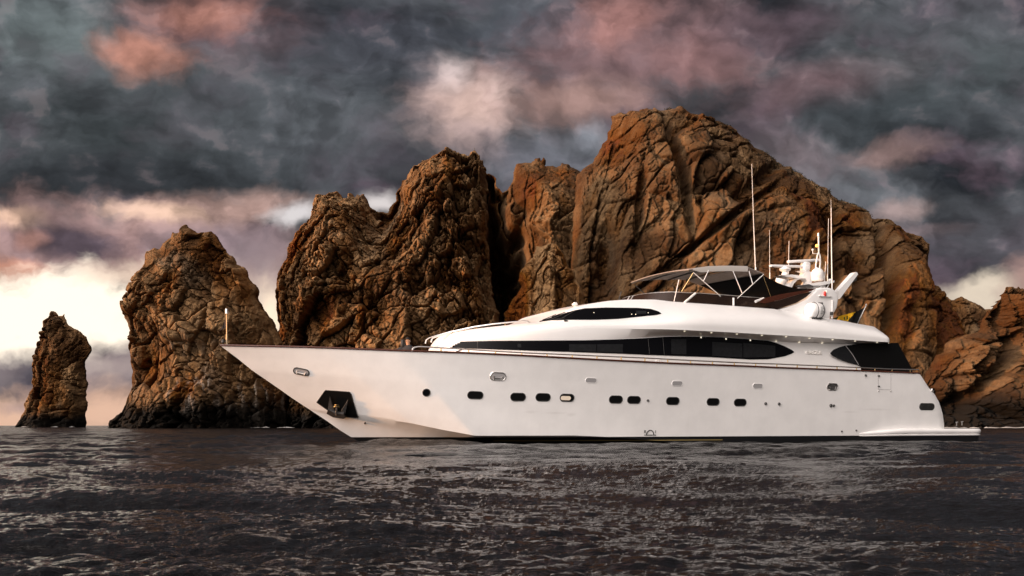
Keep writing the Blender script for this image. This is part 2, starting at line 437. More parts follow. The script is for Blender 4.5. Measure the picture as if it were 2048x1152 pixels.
mpn = N.new('ShaderNodeMapping'); mpn.inputs['Rotation'].default_value = (0, 0, math.radians(-14)); mpn.inputs['Scale'].default_value = (1.0, 1.9, 1.0)
N.put(mpn.inputs['Vector'], gp)
wv = N.noise(mpn.outputs[0], 5.5, 4, 0.62, 0.4); wv2 = N.noise(mpn.outputs[0], 0.9, 4, 0.6, 0.3)
dist = N.vec('LENGTH', gp)
near = N.rng(dist, 8, 60, 0.036, 0.10)
N.put(b.inputs['Roughness'], N.math('MULTIPLY', N.rng(dist, 6, 70, 0.06, 0.17), N.rng(N.noise(mpn.outputs[0], .12, 3, .5), .35, .65, .7, 1.3)))
wv3 = N.noise(mpn.outputs[0], 15.0, 3, 0.6, 0.3)
hsum = N.math('ADD', N.math('MULTIPLY', N.math('ADD', wv, N.math('MULTIPLY', wv3, .35)), near), N.math('MULTIPLY', wv2, N.rng(dist, 25, 120, 0.0, 0.45)))
bp = N.new('ShaderNodeBump'); bp.inputs['Strength'].default_value = 1.0; bp.inputs['Distance'].default_value = 1.0
N.put(bp.inputs['Height'], hsum); N.l.new(bp.outputs[0], b.inputs['Normal'])
sea = np_mesh('sea', np.stack([X1, Y1, Z0], -1).reshape(-1, 3), quads, mw)
tag(sea, kind='structure')

# ------------------------------------------------------------------ rocks
def rock_material(name, bump=0.5, sc=1.0):
    m = bpy.data.materials.new(name); m.use_nodes = True
    N = NT(m.node_tree); b = N.n['Principled BSDF']
    at = N.new('ShaderNodeAttribute', attribute_name='tone').outputs['Color']
    tc = N.new('ShaderNodeTexCoord').outputs['Object']
    f = N.rng(N.noise(tc, 1.1 * sc, 6, 0.68, 0.3), 0.28, 0.72, 0.62, 1.28, False)
    sm = N.new('ShaderNodeMapping'); sm.inputs['Scale'].default_value = (1.4, 1.4, 0.28); N.put(sm.inputs['Vector'], tc)
    f2 = N.rng(N.noise(sm.outputs[0], 0.8 * sc, 4, 0.6, 0.6), 0.3, 0.7, 0.8, 1.15, False)
    N.put(b.inputs['Base Color'], N.vec('SCALE', at, s=N.math('MULTIPLY', f, f2)))
    b.inputs['Roughness'].default_value = 0.92; b.inputs['Specular IOR Level'].default_value = 0.2
    bp = N.new('ShaderNodeBump'); bp.inputs['Strength'].default_value = bump; bp.inputs['Distance'].default_value = 0.5
    N.put(bp.inputs['Height'], N.noise(tc, 2.3 * sc, 6, 0.72, 0.4)); N.l.new(bp.outputs[0], b.inputs['Normal'])
    return m
MR = rock_material('weathered_granite', 0.8)
ROCKS = {}
def rock(name, outl, dist, T, R, label, seed, px=1.35, big=1.0, block=1.0, tilt=0.0, strk=0.0, smooth=0.0, relief=(), stains=(), rim=1.0, tone=1.0, lean=0.25, tide=4.2, shape=0.62, dip=0.0, pale=0.5, chalk=()):
    k = dist / F
    P = np.array([((x - CX) * k, HC + (HY - y) * k) for x, y in outl], np.float64)
    P[:, 1] = np.where(P[:, 1] < 1.0, -2.5, P[:, 1])
    step = px * k
    xs = np.arange(P[:, 0].min() - 4, P[:, 0].max() + 4, step); zs = np.arange(-2.4, P[:, 1].max() + 4, step)
    GX, GZ = np.meshgrid(xs, zs, indexing='ij'); sh = GX.shape
    q = np.stack([GX.ravel(), np.zeros(GX.size), GZ.ravel()], 1)
    # ragged edge
    e1 = fbm(q / (5.0 * big), 3, seed) ; e2 = fbm(q / (5.0 * big) + 50, 3, seed + 5)
    wx = q[:, 0] + e1 * 1.1 * rim; wz = q[:, 2] + e2 * 1.1 * rim
    ins = np.zeros(len(q), bool); D = np.full(len(q), 1e9)
    n = len(P)
    for i in range(n):
        x1, z1 = P[i]; x2, z2 = P[(i + 1) % n]
        if z1 != z2:
            c_ = ((z1 > wz) != (z2 > wz)) & (wx < (x2 - x1) * (wz - z1) / (z2 - z1) + x1)
            ins ^= c_
        if z1 < -2 and z2 < -2: continue
        L2 = (x2 - x1) ** 2 + (z2 - z1) ** 2
        t = np.clip(((wx - x1) * (x2 - x1) + (wz - z1) * (z2 - z1)) / max(L2, 1e-9), 0, 1)
        D = np.minimum(D, (wx - x1 - t * (x2 - x1)) ** 2 + (wz - z1 - t * (z2 - z1)) ** 2)
    D = np.sqrt(D)
    Pin = q[ins]; d = D[ins].astype(np.float32); x = Pin[:, 0].astype(np.float32); z = Pin[:, 2].astype(np.float32)
    # big form: a bulging front
    lx = x / big; lz = z / big
    b1 = fbm(np.stack([lx / 34, 0 * lx + seed, lz / 60], 1), 3, seed + 11)
    dd = np.clip(d / R + 0.18 * b1 * np.clip(d / R, 0, 1), 0, 1)
    y = -T * dd ** shape
    y -= lean * np.clip(P[:, 1].max() - z, 0, None) * np.clip(d / 15, 0, 1)
    y -= 3.0 * np.exp(-np.clip(z, 0, None) / 5.0) * np.clip(d / 4, 0, 1)
    # buttresses and gullies
    for (rx, rz, wx_, wz_, am, ang_) in relief:
        cx, cz = (rx - CX) * k, HC + (HY - rz) * k
        ca, sa = math.cos(math.radians(ang_)), math.sin(math.radians(ang_))
        u = ((x - cx) * ca + (z - cz) * sa) / (wx_ * k); v = (-(x - cx) * sa + (z - cz) * ca) / (wz_ * k)
        wob = 0.35 * fbm(np.stack([x / 9, 0 * x + 3, z / 9], 1), 2, seed + 71)
        y -= am * np.exp(-((u + wob) ** 2 + (v + wob) ** 2) ** 1.5)
    # warped coordinates, dipping strata
    ct, st = math.cos(math.radians(tilt)), math.sin(math.radians(tilt))
    Xr = x * ct - z * st; Zr = x * st + z * ct
    C0 = np.stack([Xr, y, Zr], 1).astype(np.float32)
    wp = np.stack([vnoise(C0 / 7 + 9, seed + 21), vnoise(C0 / 7 + 31, seed + 22), vnoise(C0 / 7 + 57, seed + 23)], 1)
    C = C0 + wp * 1.1
    disp = np.zeros(len(x), np.float32); cellt = np.zeros(len(x), np.float32); 
    for li, (cs, am, an, ck) in enumerate(((15.0, 4.0, 0.40, 0.5), (6.4, 2.7, 0.42, 0.70), (2.8, 1.15, 0.46, 0.45), (1.25, 0.42, 0.55, 0.20))):
        cs_ = cs * (big if li < 3 else 1.0)
        S = np.array([1 / cs_, 1 / (cs_ * 1.6), an / cs_], np.float32)
        ra = math.radians((8, 28, -34, 47)[li] + 9 * math.sin(seed * 2.3 + li)); cr_, sr_ = math.cos(ra), math.sin(ra)
        Cr = np.stack([C[:, 0] * cr_ - C[:, 2] * sr_, C[:, 1], C[:, 0] * sr_ + C[:, 2] * cr_], 1)
        Cr[:, 0] += 0.55 * np.abs(Cr[:, 2] / cs_ % 2 - 1) * cs_ * .5
        F1, F2, idn, vec = worley(Cr * S + seed * 3.1 + li * 7, seed + 31 + li * 5)
        tx = np.modf(idn * 17.31)[0] - 0.5; tz = np.modf(idn * 91.7)[0] - 0.5 + 0.25
        w_ = block * (1.0 if li else big) * (1 - smooth * (0.75 if li > 0 else 0.2))
        amp_n = 0.25 + 1.55 * np.clip(0.45 + 1.5 * vnoise(C0 / 19 + li * 13, seed + 81), 0, 1)
        disp += am * w_ * amp_n * ((idn - 0.5) * 1.7 - (vec[:, 0] * tx + vec[:, 2] * tz) * 2.0)
        gap = F2 - F1
        disp -= ck * w_ * amp_n * 3.6 * np.exp(-(gap / 0.06) ** 2)
        cellt += (idn - 0.5) * (0.5, 0.45, 0.35, 0.2)[li]
    rn = fbm(C0 * np.array([1 / 5.5, 1 / 5.5, 1 / 9.0], np.float32), 5, seed + 61, 0.55, True)
    disp += 0.28 * rn
    if strk > 0:
        sx = Xr + 2.0 * vnoise(C0 / 11, seed + 3)
        fl = fbm(np.stack([sx / 2.6, y / 8, Zr / 26], 1).astype(np.float32), 4, seed + 64, 0.6, True)
        msk = sstep(-0.25, 0.35, vnoise(C0 / 26 + 5, seed + 90))
        disp += strk * fl * (0.35 + msk)
    if dip > 0:
        jl = fbm(np.stack([(Xr * 0.35 + 0 * Xr) / 14, 0 * Xr, Zr / 2.2], 1).astype(np.float32), 3, seed + 44, 0.5, True)
        disp += dip * jl
    edge = np.clip(d / (2.6 * big), 0.12, 1)
    yf = y - disp * edge
    yf = np.where(d < 0.6, np.minimum(yf, 0.1), yf)
    # colour: stone tones, rust stain, tide band (all belong to the stone itself)
    t1 = np.clip(0.5 + 1.7 * fbm(C0 / 16 + 3, 4, seed + 101) + 1.1 * np.clip(cellt, -.5, .5), 0, 1)[:, None]
    brown = np.array([0.145, 0.080, 0.044]); tan = np.array([0.36, 0.245, 0.158]); rust = np.array([0.19, 0.070, 0.018]); greyc = np.array([0.29, 0.215, 0.155])
    colr = brown * (1 - t1) + tan * t1
    g = sstep(0.12, 0.5, fbm(C0 / 13 + 40, 4, seed + 111))[:, None] * pale; colr = colr * (1 - g) + greyc * g
    vs = fbm(np.stack([Xr / 8, y / 12, Zr / 26], 1).astype(np.float32) + 7, 4, seed + 121)
    ru = sstep(0.02, 0.45, vs)[:, None] * 0.5
    for (rx, rz, wx_, wz_, am) in stains:
        cx, cz = (rx - CX) * k, HC + (HY - rz) * k
        ru = np.clip(ru + (am * np.exp(-(((x - cx) / (wx_ * k)) ** 2 + ((z - cz) / (wz_ * k)) ** 2)) * (0.6 + 0.8 * np.clip(0.5 + vs, 0, 1)))[:, None], 0, 0.95)
    colr = colr * (1 - ru) + rust * ru
    colr = colr * (1 + 0.62 * np.clip(cellt, -1, 1))[:, None]
    tb = sstep(tide * 1.5, tide * 0.55, z + 2.0 * vnoise(C0 / 4.0, seed + 131) + 2.2 * vnoise(C0 / 14.0, seed + 133))[:, None]
    colr = colr * (1 - tb) + np.array([0.016, 0.013, 0.010]) * tb
    lum = colr.mean(1, keepdims=True); colr = lum + (colr - lum) * 1.5
    for (rx, rz, wx_, wz_, am) in chalk:
        cx, cz = (rx - CX) * k, HC + (HY - rz) * k
        fl_ = sstep(.0, .5, fbm(np.stack([x / 1.6, y / 3, z / 10], 1).astype(np.float32) + 3, 4, seed + 171))
        m_ = (am * np.exp(-(((x - cx) / (wx_ * k)) ** 2 + ((z - cz) / (wz_ * k)) ** 2)) * fl_)[:, None]; colr = colr * (1 - m_) + np.array([.62, .54, .46]) * m_
    colr = np.clip(colr * tone * 0.37, 0.003, 0.8)
    ids = np.full(len(q), -1, int); ids[ins] = np.arange(ins.sum()); G = ids.reshape(sh)
    a, b_, c_, e_ = G[:-1, :-1], G[1:, :-1], G[1:, 1:], G[:-1, 1:]
    ok = (a >= 0) & (b_ >= 0) & (c_ >= 0) & (e_ >= 0)
    Qf = np.stack([a[ok], b_[ok], c_[ok], e_[ok]], 1)
    nv = len(x)
    # back sheet: coarser detail, same rim
    yb = 0.55 * T * dd ** 0.6 + 1.2 * fbm(C0 / 8, 2, seed + 140) * np.clip(d / 3, 0, 1)
    jx = 0.22 * vnoise(C0 / 1.3 + 2, seed + 150); jz = 0.22 * vnoise(C0 / 1.3 + 9, seed + 151)
    Vf = np.stack([x + jx, dist + yf, z + jz], 1); Vb = np.stack([x + jx, dist + np.maximum(yb, yf + 0.1), z + jz], 1)
    # sew the rim
    ed = np.concatenate([Qf[:, [0, 1]], Qf[:, [1, 2]], Qf[:, [2, 3]], Qf[:, [3, 0]]])
    key = np.sort(ed, 1); kk = key[:, 0].astype(np.int64) * nv + key[:, 1]
    uq, fi, cnt = np.unique(kk, return_index=True, return_counts=True)
    be = ed[fi[cnt == 1]]
    Qs = np.stack([be[:, 1], be[:, 0], be[:, 0] + nv, be[:, 1] + nv], 1)
    o = np_mesh(name, np.concatenate([Vf, Vb]), np.concatenate([Qf, Qf[:, ::-1] + nv, Qs]), MR, None, np.concatenate([colr, colr]))
    tag(o, label, 'rock', 'sea stacks and cliffs behind the boat')
    ROCKS[seed] = (Vf, d)
    return o
R1 = [(29,852),(42,835),(51,821),(51,810),(61,785),(67,760),(67.5,715),(73.6,693),(80.5,682),(82,663),(86.6,643),(96,633),(103,621),(108,621),(116,632),(126,632),(129,624),(134,646),(147,656),(161,664),(175,674),(182,693),(180,708),(172,724),(173.6,760),(175.5,815),(173,824),(173,852)]
R2 = [(220,857),(225,839),(235,830),(248,821),(259,798),(264,776),(265,759),(274,748),(268,716),(265,679),(266,653),(253,636),(255,612),(263,593),(272,571),(278,548),(289,542),(296,507),(311,500),(322,496),(328,481),(343,479),(345,467),(352,468),(362,466),(371,448),(379,458),(399,468),(406,466),(425,465),(433,473),(442,485),(455,498),(459,509),(466,513),(474,528),(487,535),(500,554),(511,569),(517,582),(517.6,602),(533,623),(552,645),(558,668),(567,690),(571,760),(573,857)]
R3 = [(560,857),(559,760),(560,689),(559,662),(555,616),(553,585),(556,560),(563,540),(575,520),(577,498),(580,490),(585,481),(592,467),(606,450),(614,447),(623,433),(624,422),(628,413),(629,398),(634,391),(644,388),(647,391),(654,391),(658,385),(665,385),(668,386),(673,386),(677,383),(684,389),(685,397),(694,398),(696,386),(703,386),(712,397),(716,392),(727,389),(733,396),(738,404),(745,416),(748,419),(752,419),(758,424),(763,422),(767,425),(772,425),(778,420),(783,410),(791,399),(790,386),(797,377),(805,365),(814,358),(815,349),(822,341),(828,330),(838,332),(848,324),(854,324),(864,316),(871,312),(880,308),(888,303),(899,302),(911,306),(923,308),(935,314),(940,309),(947,303),(959,312),(960,320),(968,321),(972,330),(973,342),(975,420),(977,500),(982,560),(992,610),(1003,650),(1010,700),(1015,780),(1018,857)]
R4 = [(930,857),(945,420),(958,352),(970,347),(977,348),(987,351),(991,356),(991,367),(994,375),(1007,384),(1015,380),(1023,366),(1027,346),(1030,328),(1037,327),(1062,328),(1069,322),(1070,317),(1078,315),(1083,321),(1087,315),(1094,321),(1094,333),(1099,335),(1110,336),(1118,334),(1121,330),(1135,331),(1141,337),(1153,341),(1162,347),(1200,372),(1240,430),(1290,600),(1320,857)]
R5 = [(1120,857),(1140,640),(1146,420),(1156,352),(1162,347),(1166,340),(1180,329),(1187,316),(1194,308),(1201,294),(1206,286),(1215,278),(1215,266),(1222,259),(1221,246),(1221,233),(1230,231),(1240,226),(1251,228),(1257,224),(1275,226),(1277,221),(1285,224),(1288,222),(1294,226),(1303,225),(1307,219),(1316,222),(1330,222),(1345,220),(1353,213.5),(1364,215),(1372,223),(1380,227),(1394,229),(1408,237),(1421,242),(1427,247),(1450,256),(1455,255),(1466,262),(1480,270),(1487,277),(1493,278),(1496,283),(1511,294),(1536,308),(1557,323),(1570,333),(1584,335),(1586,342),(1597,349),(1613,362),(1624,373),(1636,378),(1649,387),(1663,397),(1678,404),(1696,406),(1712,414),(1740,426),(1746,434),(1762,438),(1773,450),(1784,458),(1790,466),(1800,472),(1816,476),(1829,481),(1844,486),(1847,497),(1850,520),(1851,538),(1854,564),(1865,567),(1869,581),(1878,591),(1890,610),(1906,650),(1935,710),(1955,857)]
R6 = [(1840,857),(1850,610),(1868,590),(1878,592),(1890,591),(1907,598),(1921,594),(1939,601),(1958,608),(1970,619),(1980,618),(2000,640),(2040,720),(2060,857)]
R7 = [(1835,857),(1840,775),(1847,752),(1866,722),(1888,693),(1913,674),(1935,671),(1960,660),(1966,635),(1974,621),(1987,615),(1991,608),(2006,593),(2016,578),(2027,574),(2038,578),(2048,583),(2080,600),(2120,566),(2180,620),(2250,700),(2310,857)]
R8 = [(985,857),(1000,680),(1012,625),(1022,600),(1040,578),(1040,540),(1052,526),(1068,517),(1072,494),(1084,492),(1101,482),(1114,488),(1126,505),(1133,525),(1149,544),(1160,567),(1168,597),(1185,650),(1205,857)]
rock('sea_stack', R1, 430, 9, 11, 'slim leaning sea stack standing alone near the horizon, smallest of the rocks', 1, px=1.2, big=0.8, block=0.8, strk=0.35, lean=0.12, tide=4.5, tone=1.2, pale=.4)
rock('sea_stack', R2, 300, 13, 18, 'broad pointed sea stack with pale streaked foot seen behind the bow tip', 2, px=1.25, big=0.85, block=1.0, strk=0.55, smooth=0.25, lean=0.22, relief=((300,600,45,70,4,0),(285,700,40,60,3,0),(330,700,30,60,-4,10),(450,800,90,40,4,0),(410,710,50,22,-3.5,0),(440,560,40,60,-2,-35),(500,620,50,50,3,0)), stains=((330,740,22,50,.8),(430,770,60,30,.5)), pale=.9, tone=1.3, tide=6.5, chalk=((470,785,80,32,.9),(540,790,30,40,.8),(410,690,50,30,.4)))
rock('cliff', R3, 325, 22, 26, 'twin topped crag of tumbled boulders, left part of the main headland', 3, px=1.3, big=0.72, block=1.2, strk=0.8, lean=0.30, tilt=8, relief=((770,470,28,130,-6,-14),(700,480,60,60,3,0),(880,450,60,110,6,0),(855,560,14,90,-3.5,0),(930,470,14,50,-3.5,8),(955,600,36,220,7,0),(640,600,80,100,3,0),(740,650,20,80,-3,0)), pale=.45, stains=((600,480,16,50,.6),(660,650,80,40,.3),(800,690,60,60,.3)), tone=1.4)
rock('cliff', R4, 405, 14, 22, 'flat topped brown cliff with a dark hollow between the crag and the high peak', 4, px=1.5, big=1.1, block=0.9, strk=0.5, smooth=0.6, lean=0.16, dip=0.35, tilt=-12, relief=((1020,600,44,135,-75,4),(985,500,24,150,-45,0),(1150,420,90,70,9,0),(1060,420,40,70,3,0),(1200,560,60,40,-7,0),(1230,640,60,60,6,0),(1180,490,20,40,-3,0)), stains=((1060,390,40,50,.7),), pale=.5, tone=.95)
rock('peak', R5, 350, 34, 44, 'highest peak of the headland, a long bare slope falling towards the stern', 5, px=1.4, big=1.25, block=0.95, strk=0.75, smooth=0.6, lean=0.28, dip=0.42, tilt=24, relief=((1332,380,10,120,-13,6),(1258,450,8,90,-5,-6),(1205,540,16,60,-12,0),(1290,330,40,110,5,0),(1400,330,60,80,5,-30),(1450,450,120,60,5,-40),(1490,390,14,90,-8,-48),(1390,500,7,190,-8,-52),(1700,560,14,150,-11,-16),(1590,560,11,130,-8,-20),(1780,640,11,120,-10,-12),(1560,520,60,120,4,-20),(1650,560,30,160,-5,-18),(1740,620,50,150,5,-14),(1820,600,30,120,-5,-12),(1440,560,150,40,-3,0),(1620,470,40,80,-4,-30),(1800,520,40,50,1,0)), stains=((1215,300,26,60,1.0),(1560,470,60,60,.6),(1760,640,90,90,.8),(1830,660,60,60,.8),(1640,480,30,40,.5),(1480,430,40,40,.4)), pale=.40, tone=.92)
rock('hill', R6, 470, 14, 24, 'low far hill between the high peak and the right hand cliff', 6, px=1.3, big=1.0, block=0.8, strk=0.3, smooth=0.3, lean=0.35, tilt=30, pale=.9, tone=1.1)
rock('cliff', R7, 285, 18, 24, 'dark craggy cliff beyond the stern platform, cut off by the frame edge', 7, px=1.3, big=0.9, block=1.25, strk=0.45, smooth=0.0, lean=0.30, tilt=-38, rim=1.6, dip=0.4, relief=((1930,760,14,120,-6,-42),(1985,700,14,120,-5,-38),(1900,730,30,90,4,-42),(1990,790,60,40,4,0),(2000,830,80,16,-5,0),(1960,720,30,80,3,-42)), tide=8.0, stains=((2030,640,60,60,.5),), tone=.92, pale=.3)
rock('pinnacle', R8, 318, 9, 13, 'pale tapering pinnacle standing in front of the dark hollow above the wheelhouse', 8, px=1.2, big=0.8, block=0.8, strk=0.45, smooth=0.3, lean=0.16, relief=((1095,560,18,50,2.5,10),(1070,600,8,80,-3,0),(1120,600,20,60,2,20)), stains=((1050,570,18,40,.9),(1030,640,20,30,.8)), tone=1.75, pale=1.0)
mf = mat('sea_foam', (0.42, 0.40, 0.38), 0.8, var=0.3)
fr_ = np.random.RandomState(8); fb = MB()
for x0, x1, n_, dd0 in ((1925, 2046, 12, 258), (1870, 1925, 5, 262), (250, 570, 12, 284), (40, 170, 5, 416)):
    for q_ in range(n_):
        xx = fr_.uniform(x0, x1); d0 = dd0 + fr_.uniform(-8, 6); c0 = np.array([(xx - CX) * d0 / F, d0, .14]); w_ = fr_.uniform(.5, 2.4); hh = fr_.uniform(.08, .30)
        ring = []
        for t in range(9):
            a_ = 2 * math.pi * t / 9; ring.append(c0 + np.array([math.cos(a_) * w_ * fr_.uniform(.6, 1.2), math.sin(a_) * w_ * .6 * fr_.uniform(.6, 1.2), fr_.uniform(-.05, .05)]))
        tp = [c0 + np.array([fr_.uniform(-.4, .4) * w_, fr_.uniform(-.2, .2), hh])]
        fb.add(ring + tp, [(t, (t + 1) % 9, 9) for t in range(9)])
tag(fb.obj('foam', mf, None), 'white surf breaking along the foot of the rocks', 'foam', kind='stuff')
# dark scrub clinging to the far slope of the peak
rs = np.random.RandomState(4)
Vf, dd_ = ROCKS[5]
pxv = CX + Vf[:, 0] / Vf[:, 1] * F
cand = np.where((pxv > 1430) & (pxv < 1760) & (dd_ < 4.5) & (dd_ > 0.3))[0]
bd = MB()
for i in rs.choice(cand, 300):
    c_ = Vf[i]; s_ = rs.uniform(0.25, 0.75)
    for t in range(14):
        a1 = rs.normal(size=3); a1 /= np.linalg.norm(a1); p = c_ + a1 * s_ * rs.uniform(.3, 1) * np.array([1.2, 1, .7]); e = rs.normal(size=3) * .22 * s_ + .02; g_ = rs.normal(size=3) * .22 * s_
        bd.add([p, p + e, p + e + g_, p + g_], [(0, 1, 2, 3)])
sc_o = bd.obj('scrub', mat('dry_scrub', (0.035, 0.03, 0.017), 0.9, spec=0.1), None)
tag(sc_o, 'dark dry scrub scattered along the peak ridge', 'scrub', kind='stuff')
# a lone bush and a thin post on the tops
def on_rock(px, py, dist): return Vector(((px - CX) * dist / F, dist, HC + (HY - py) * dist / F))
bu = MB(); c0 = on_rock(1337, 219, 350)
for t in range(160):
    a1 = rs.normal(size=3); a1 /= np.linalg.norm(a1); p = np.array(c0) + a1 * rs.uniform(.2, 1) * np.array([1.3, .9, .7]); e = rs.normal(size=3) * .16; g_ = rs.normal(size=3) * .16
    bu.add([p, p + e, p + e + g_, p + g_], [(0, 1, 2, 3)])
for t in range(5):
    a1 = rs.normal(size=3) * .5; a1[2] = abs(a1[2]); bu.tube([c0 + Vector((0, 0, -1.2)), c0 + Vector(a1)], [.07, .03], 5)
tag(bu.obj('bush', bpy.data.materials['dry_scrub'], None), 'small dark bush alone on the summit of the high peak', 'bush')
ps = MB(); c0 = on_rock(948.5, 304, 325)
ps.tube([c0 + Vector((0, 0, -1)), c0 + Vector((0, 0, 1.2))], .09, 6); ps.tube([c0 + Vector((-.3, 0, .5)), c0 + Vector((.3, 0, .5))], .05, 6)
tag(ps.obj('post', M['dgrey'], None), 'thin dark post on the tip of the left crag', 'post')

# ------------------------------------------------------------------ the motor yacht
PSI = math.radians(26.0); cps, sps = math.cos(PSI), math.sin(PSI)
ZB = 35.8
BO = Vector((-584.0 / F * ZB, ZB, 0.0))            # bow tip over the water
yacht = empty('motor_yacht', BO, PSI)
tag(yacht, 'long white motor yacht with black windows lying broadside on the dark sea', 'yacht')
CL = Vector(((0 - BO.x) * cps + (0 - BO.y) * sps, -(0 - BO.x) * sps + (0 - BO.y) * cps, HC))   # the eye in boat axes
def rayd(px, py):
    u, w = (px - CX) / F, (HY - py) / F
    return Vector((u * cps + sps, -u * sps + cps, w))
def un(px, py, q):                                  # sight line met with the fore-and-aft plane at offset q
    d = rayd(px, py); t = (q - CL.y) / d.y
    return CL.x + d.x * t, CL.z + d.z * t
def U3(px, py, q):
    s, z = un(px, py, q); return Vector((s, q, z))
def on_s(px, py, s):                                # sight line met with the athwartships plane at station s
    d = rayd(px, py); t = (s - CL.x) / d.x
    return CL + d * t
def proj(p):
    d = Vector(p) - CL; X = d.x * cps - d.y * sps; Y = d.x * sps + d.y * cps
    return CX + X / Y * F, HY - d.z / Y * F
def dens(pl, n=120):
    P = np.array(pl, float); t = np.r_[0, np.cumsum(np.hypot(*np.diff(P, axis=0).T))]
    tt = np.linspace(0, t[-1], n); return np.c_[np.interp(tt, t, P[:, 0]), np.interp(tt, t, P[:, 1])]
def line(pl, qf, n=160):
    S, Zv = [], []
    for x, y in dens(pl, n):
        s = 12.0
        for _ in range(40):
            s2, z = un(x, y, -qf(s)); s = 0.5 * s + 0.5 * s2
        S.append(s); Zv.append(z)
    o = np.argsort(S); S = np.array(S)[o]; Zv = np.array(Zv)[o]
    return lambda s: float(np.interp(s, S, Zv))
def tabf(xs, ys): return lambda s: float(np.interp(s, xs, ys))
def Bs(s):                                          # half breadth at the rail
    if s <= 0: return 0.0
    b = 3.42 * (1 - (1 - min(s / 15.0, 1.0)) ** 2.15)
    return b - 0.010 * max(0, s - 20)
sheer = line([(441,691.7),(560,694),(620,695.5),(680,697.6),(800,702.4),(882,705),(937,707),(1043,712),(1200,720.6),(1350,728),(1500,733.6),(1550,736),(1700,741.5),(1840,747.3)], Bs)
stem_px = [(441,691.7),(472,714.6),(506,742),(550,772),(586.7,798),(620.5,820),(654,842),(680,860.5),(701,873.5)]
stem = np.array([un(x, y, 0.0) for x, y in stem_px]); stem = np.vstack([stem, [stem[-1, 0] + 2.2, -0.9]])
oz = np.argsort(stem[:, 1])
stem_s = lambda z: float(np.interp(z, stem[oz, 1], stem[oz, 0]))
stem_z = lambda s: float(np.interp(s, stem[:, 0], stem[:, 1]))
stern_px = [(1841.7,747),(1864,778.6),(1873.6,787),(1884.7,805),(1893,827),(1897.8,849.4)]
st = np.array([un(x, y, -3.15) for x, y in stern_px]); st = np.vstack([st, [st[-1, 0] + 0.1, -1.2]])
os_ = np.argsort(st[:, 1])
stern_s = lambda z: float(np.interp(z, st[os_, 1], st[os_, 0]))
sc0, zc0 = un(620.5, 820, 0.0)
pc_t = tabf([sc0, sc0 + 1.2, sc0 + 3, sc0 + 5, sc0 + 7.5, sc0 + 11, 19, 31], [0, .62, 1.55, 2.30, 2.80, 3.06, 3.15, 3.07])
ch = line([(620.5,820),(714,830.5),(820,846),(880,858.6),(951,871.5)], lambda s: pc_t(s) if s > sc0 else 0.0)
s_ch_end = 12.6
def chine_z(s):
    if s < s_ch_end - 1: return ch(s)
    z1 = ch(s_ch_end - 1); return z1 + (0.03 - z1) * float(sstep(s_ch_end - 1.5, s_ch_end + 5, s))
S_END = stern_s(sheer(29))
NA, NV = 170, 30
av = np.linspace(0, 1, NA) ** 1.25
def hull_pt(a, v):
    zs0 = sheer(0.0); zsE = sheer(S_END); zcE = 0.03
    ss = S_END * a; scc = sc0 + (stern_s(zcE) - sc0) * a
    z = (1 - v) * chine_z(scc) + v * sheer(ss)
    z0 = (1 - v) * zc0 + v * zs0
    s0 = stem_s(z0); sE = stern_s((1 - v) * zcE + v * zsE)
    s = s0 + (sE - s0) * a
    g = 0.85 + 1.0 * (1 - a) ** 1.8
    p = pc_t(scc) + (Bs(ss) - pc_t(scc)) * v ** g
    x = (s - (sE - 0.55)) / 0.55
    if x > 0: p -= 0.34 * (1 - math.sqrt(max(0, 1 - x * x)))
    return s, p, z
hm = MB(); rows = []
for i, a in enumerate(av):
    col = []
    for v in np.linspace(1, 0, NV):
        s, p, z = hull_pt(a, v); col.append((s, -p, z))
    s, p, z = hull_pt(a, 0); zk = max(-0.9, stem_z(s)) if s < stem[-1, 0] else -0.9
    for w in np.linspace(0, 1, 8)[1:]:
        e_ = .60 + .55 * float(sstep(8.5, 14, s)); col.append((s, -p * (1 - w ** e_), z + (zk - z) * w))
    full = col + [(x, -q, zz) for x, q, zz in col[::-1][1:]]
    rows.append(full)
hm.grid(rows)
ncol = len(rows[0]); lastrow = (NA - 1) * ncol
for j in range(ncol // 2):                          # transom
    hm.f.append((lastrow + j, lastrow + j + 1, lastrow + ncol - 2 - j, lastrow + ncol - 1 - j)); hm.mi.append(0)
BOOT = 0.30
S_GOLD0, S_GOLD1 = un(1018, 876, -3.0)[0], un(1447, 876, -3.2)[0]
def cut(mb, zlo, zhi, name, m, off=0.0):
    bm = bmesh.new(); vs = [bm.verts.new(v) for v in mb.v]
    for f in mb.f:
        ff = [vs[i] for i in f if True]
        u_ = []
        [u_.append(x) for x in ff if x not in u_]
        if len(u_) >= 3:
            try: bm.faces.new(u_)
            except ValueError: pass
    bmesh.ops.remove_doubles(bm, verts=bm.verts, dist=1e-5)
    bmesh.ops.recalc_face_normals(bm, faces=bm.faces)
    if off:
        bm.normal_update()
        for v in bm.verts: v.co += v.normal * off
    for s_, inner in (((S_GOLD0, True), (S_GOLD1, False)) if name == 'waterline_stripe' else ()):
        bmesh.ops.bisect_plane(bm, geom=bm.verts[:] + bm.edges[:] + bm.faces[:], plane_co=(s_, 0, 0), plane_no=(1, 0, 0), clear_inner=inner, clear_outer=not inner)
    for z, inner in ((zlo, True), (zhi, False)):
        if z is None: continue
        bmesh.ops.bisect_plane(bm, geom=bm.verts[:] + bm.edges[:] + bm.faces[:], plane_co=(0, 0, z), plane_no=(0, 0, 1), clear_inner=inner, clear_outer=not inner)
    bm.verts.index_update()
    o = mesh_obj(name, [v.co[:] for v in bm.verts], [[v.index for v in f.verts] for f in bm.faces], m, yacht, 28)
    bm.free(); return o
hull = cut(hm, BOOT, None, 'hull', M['gel'])
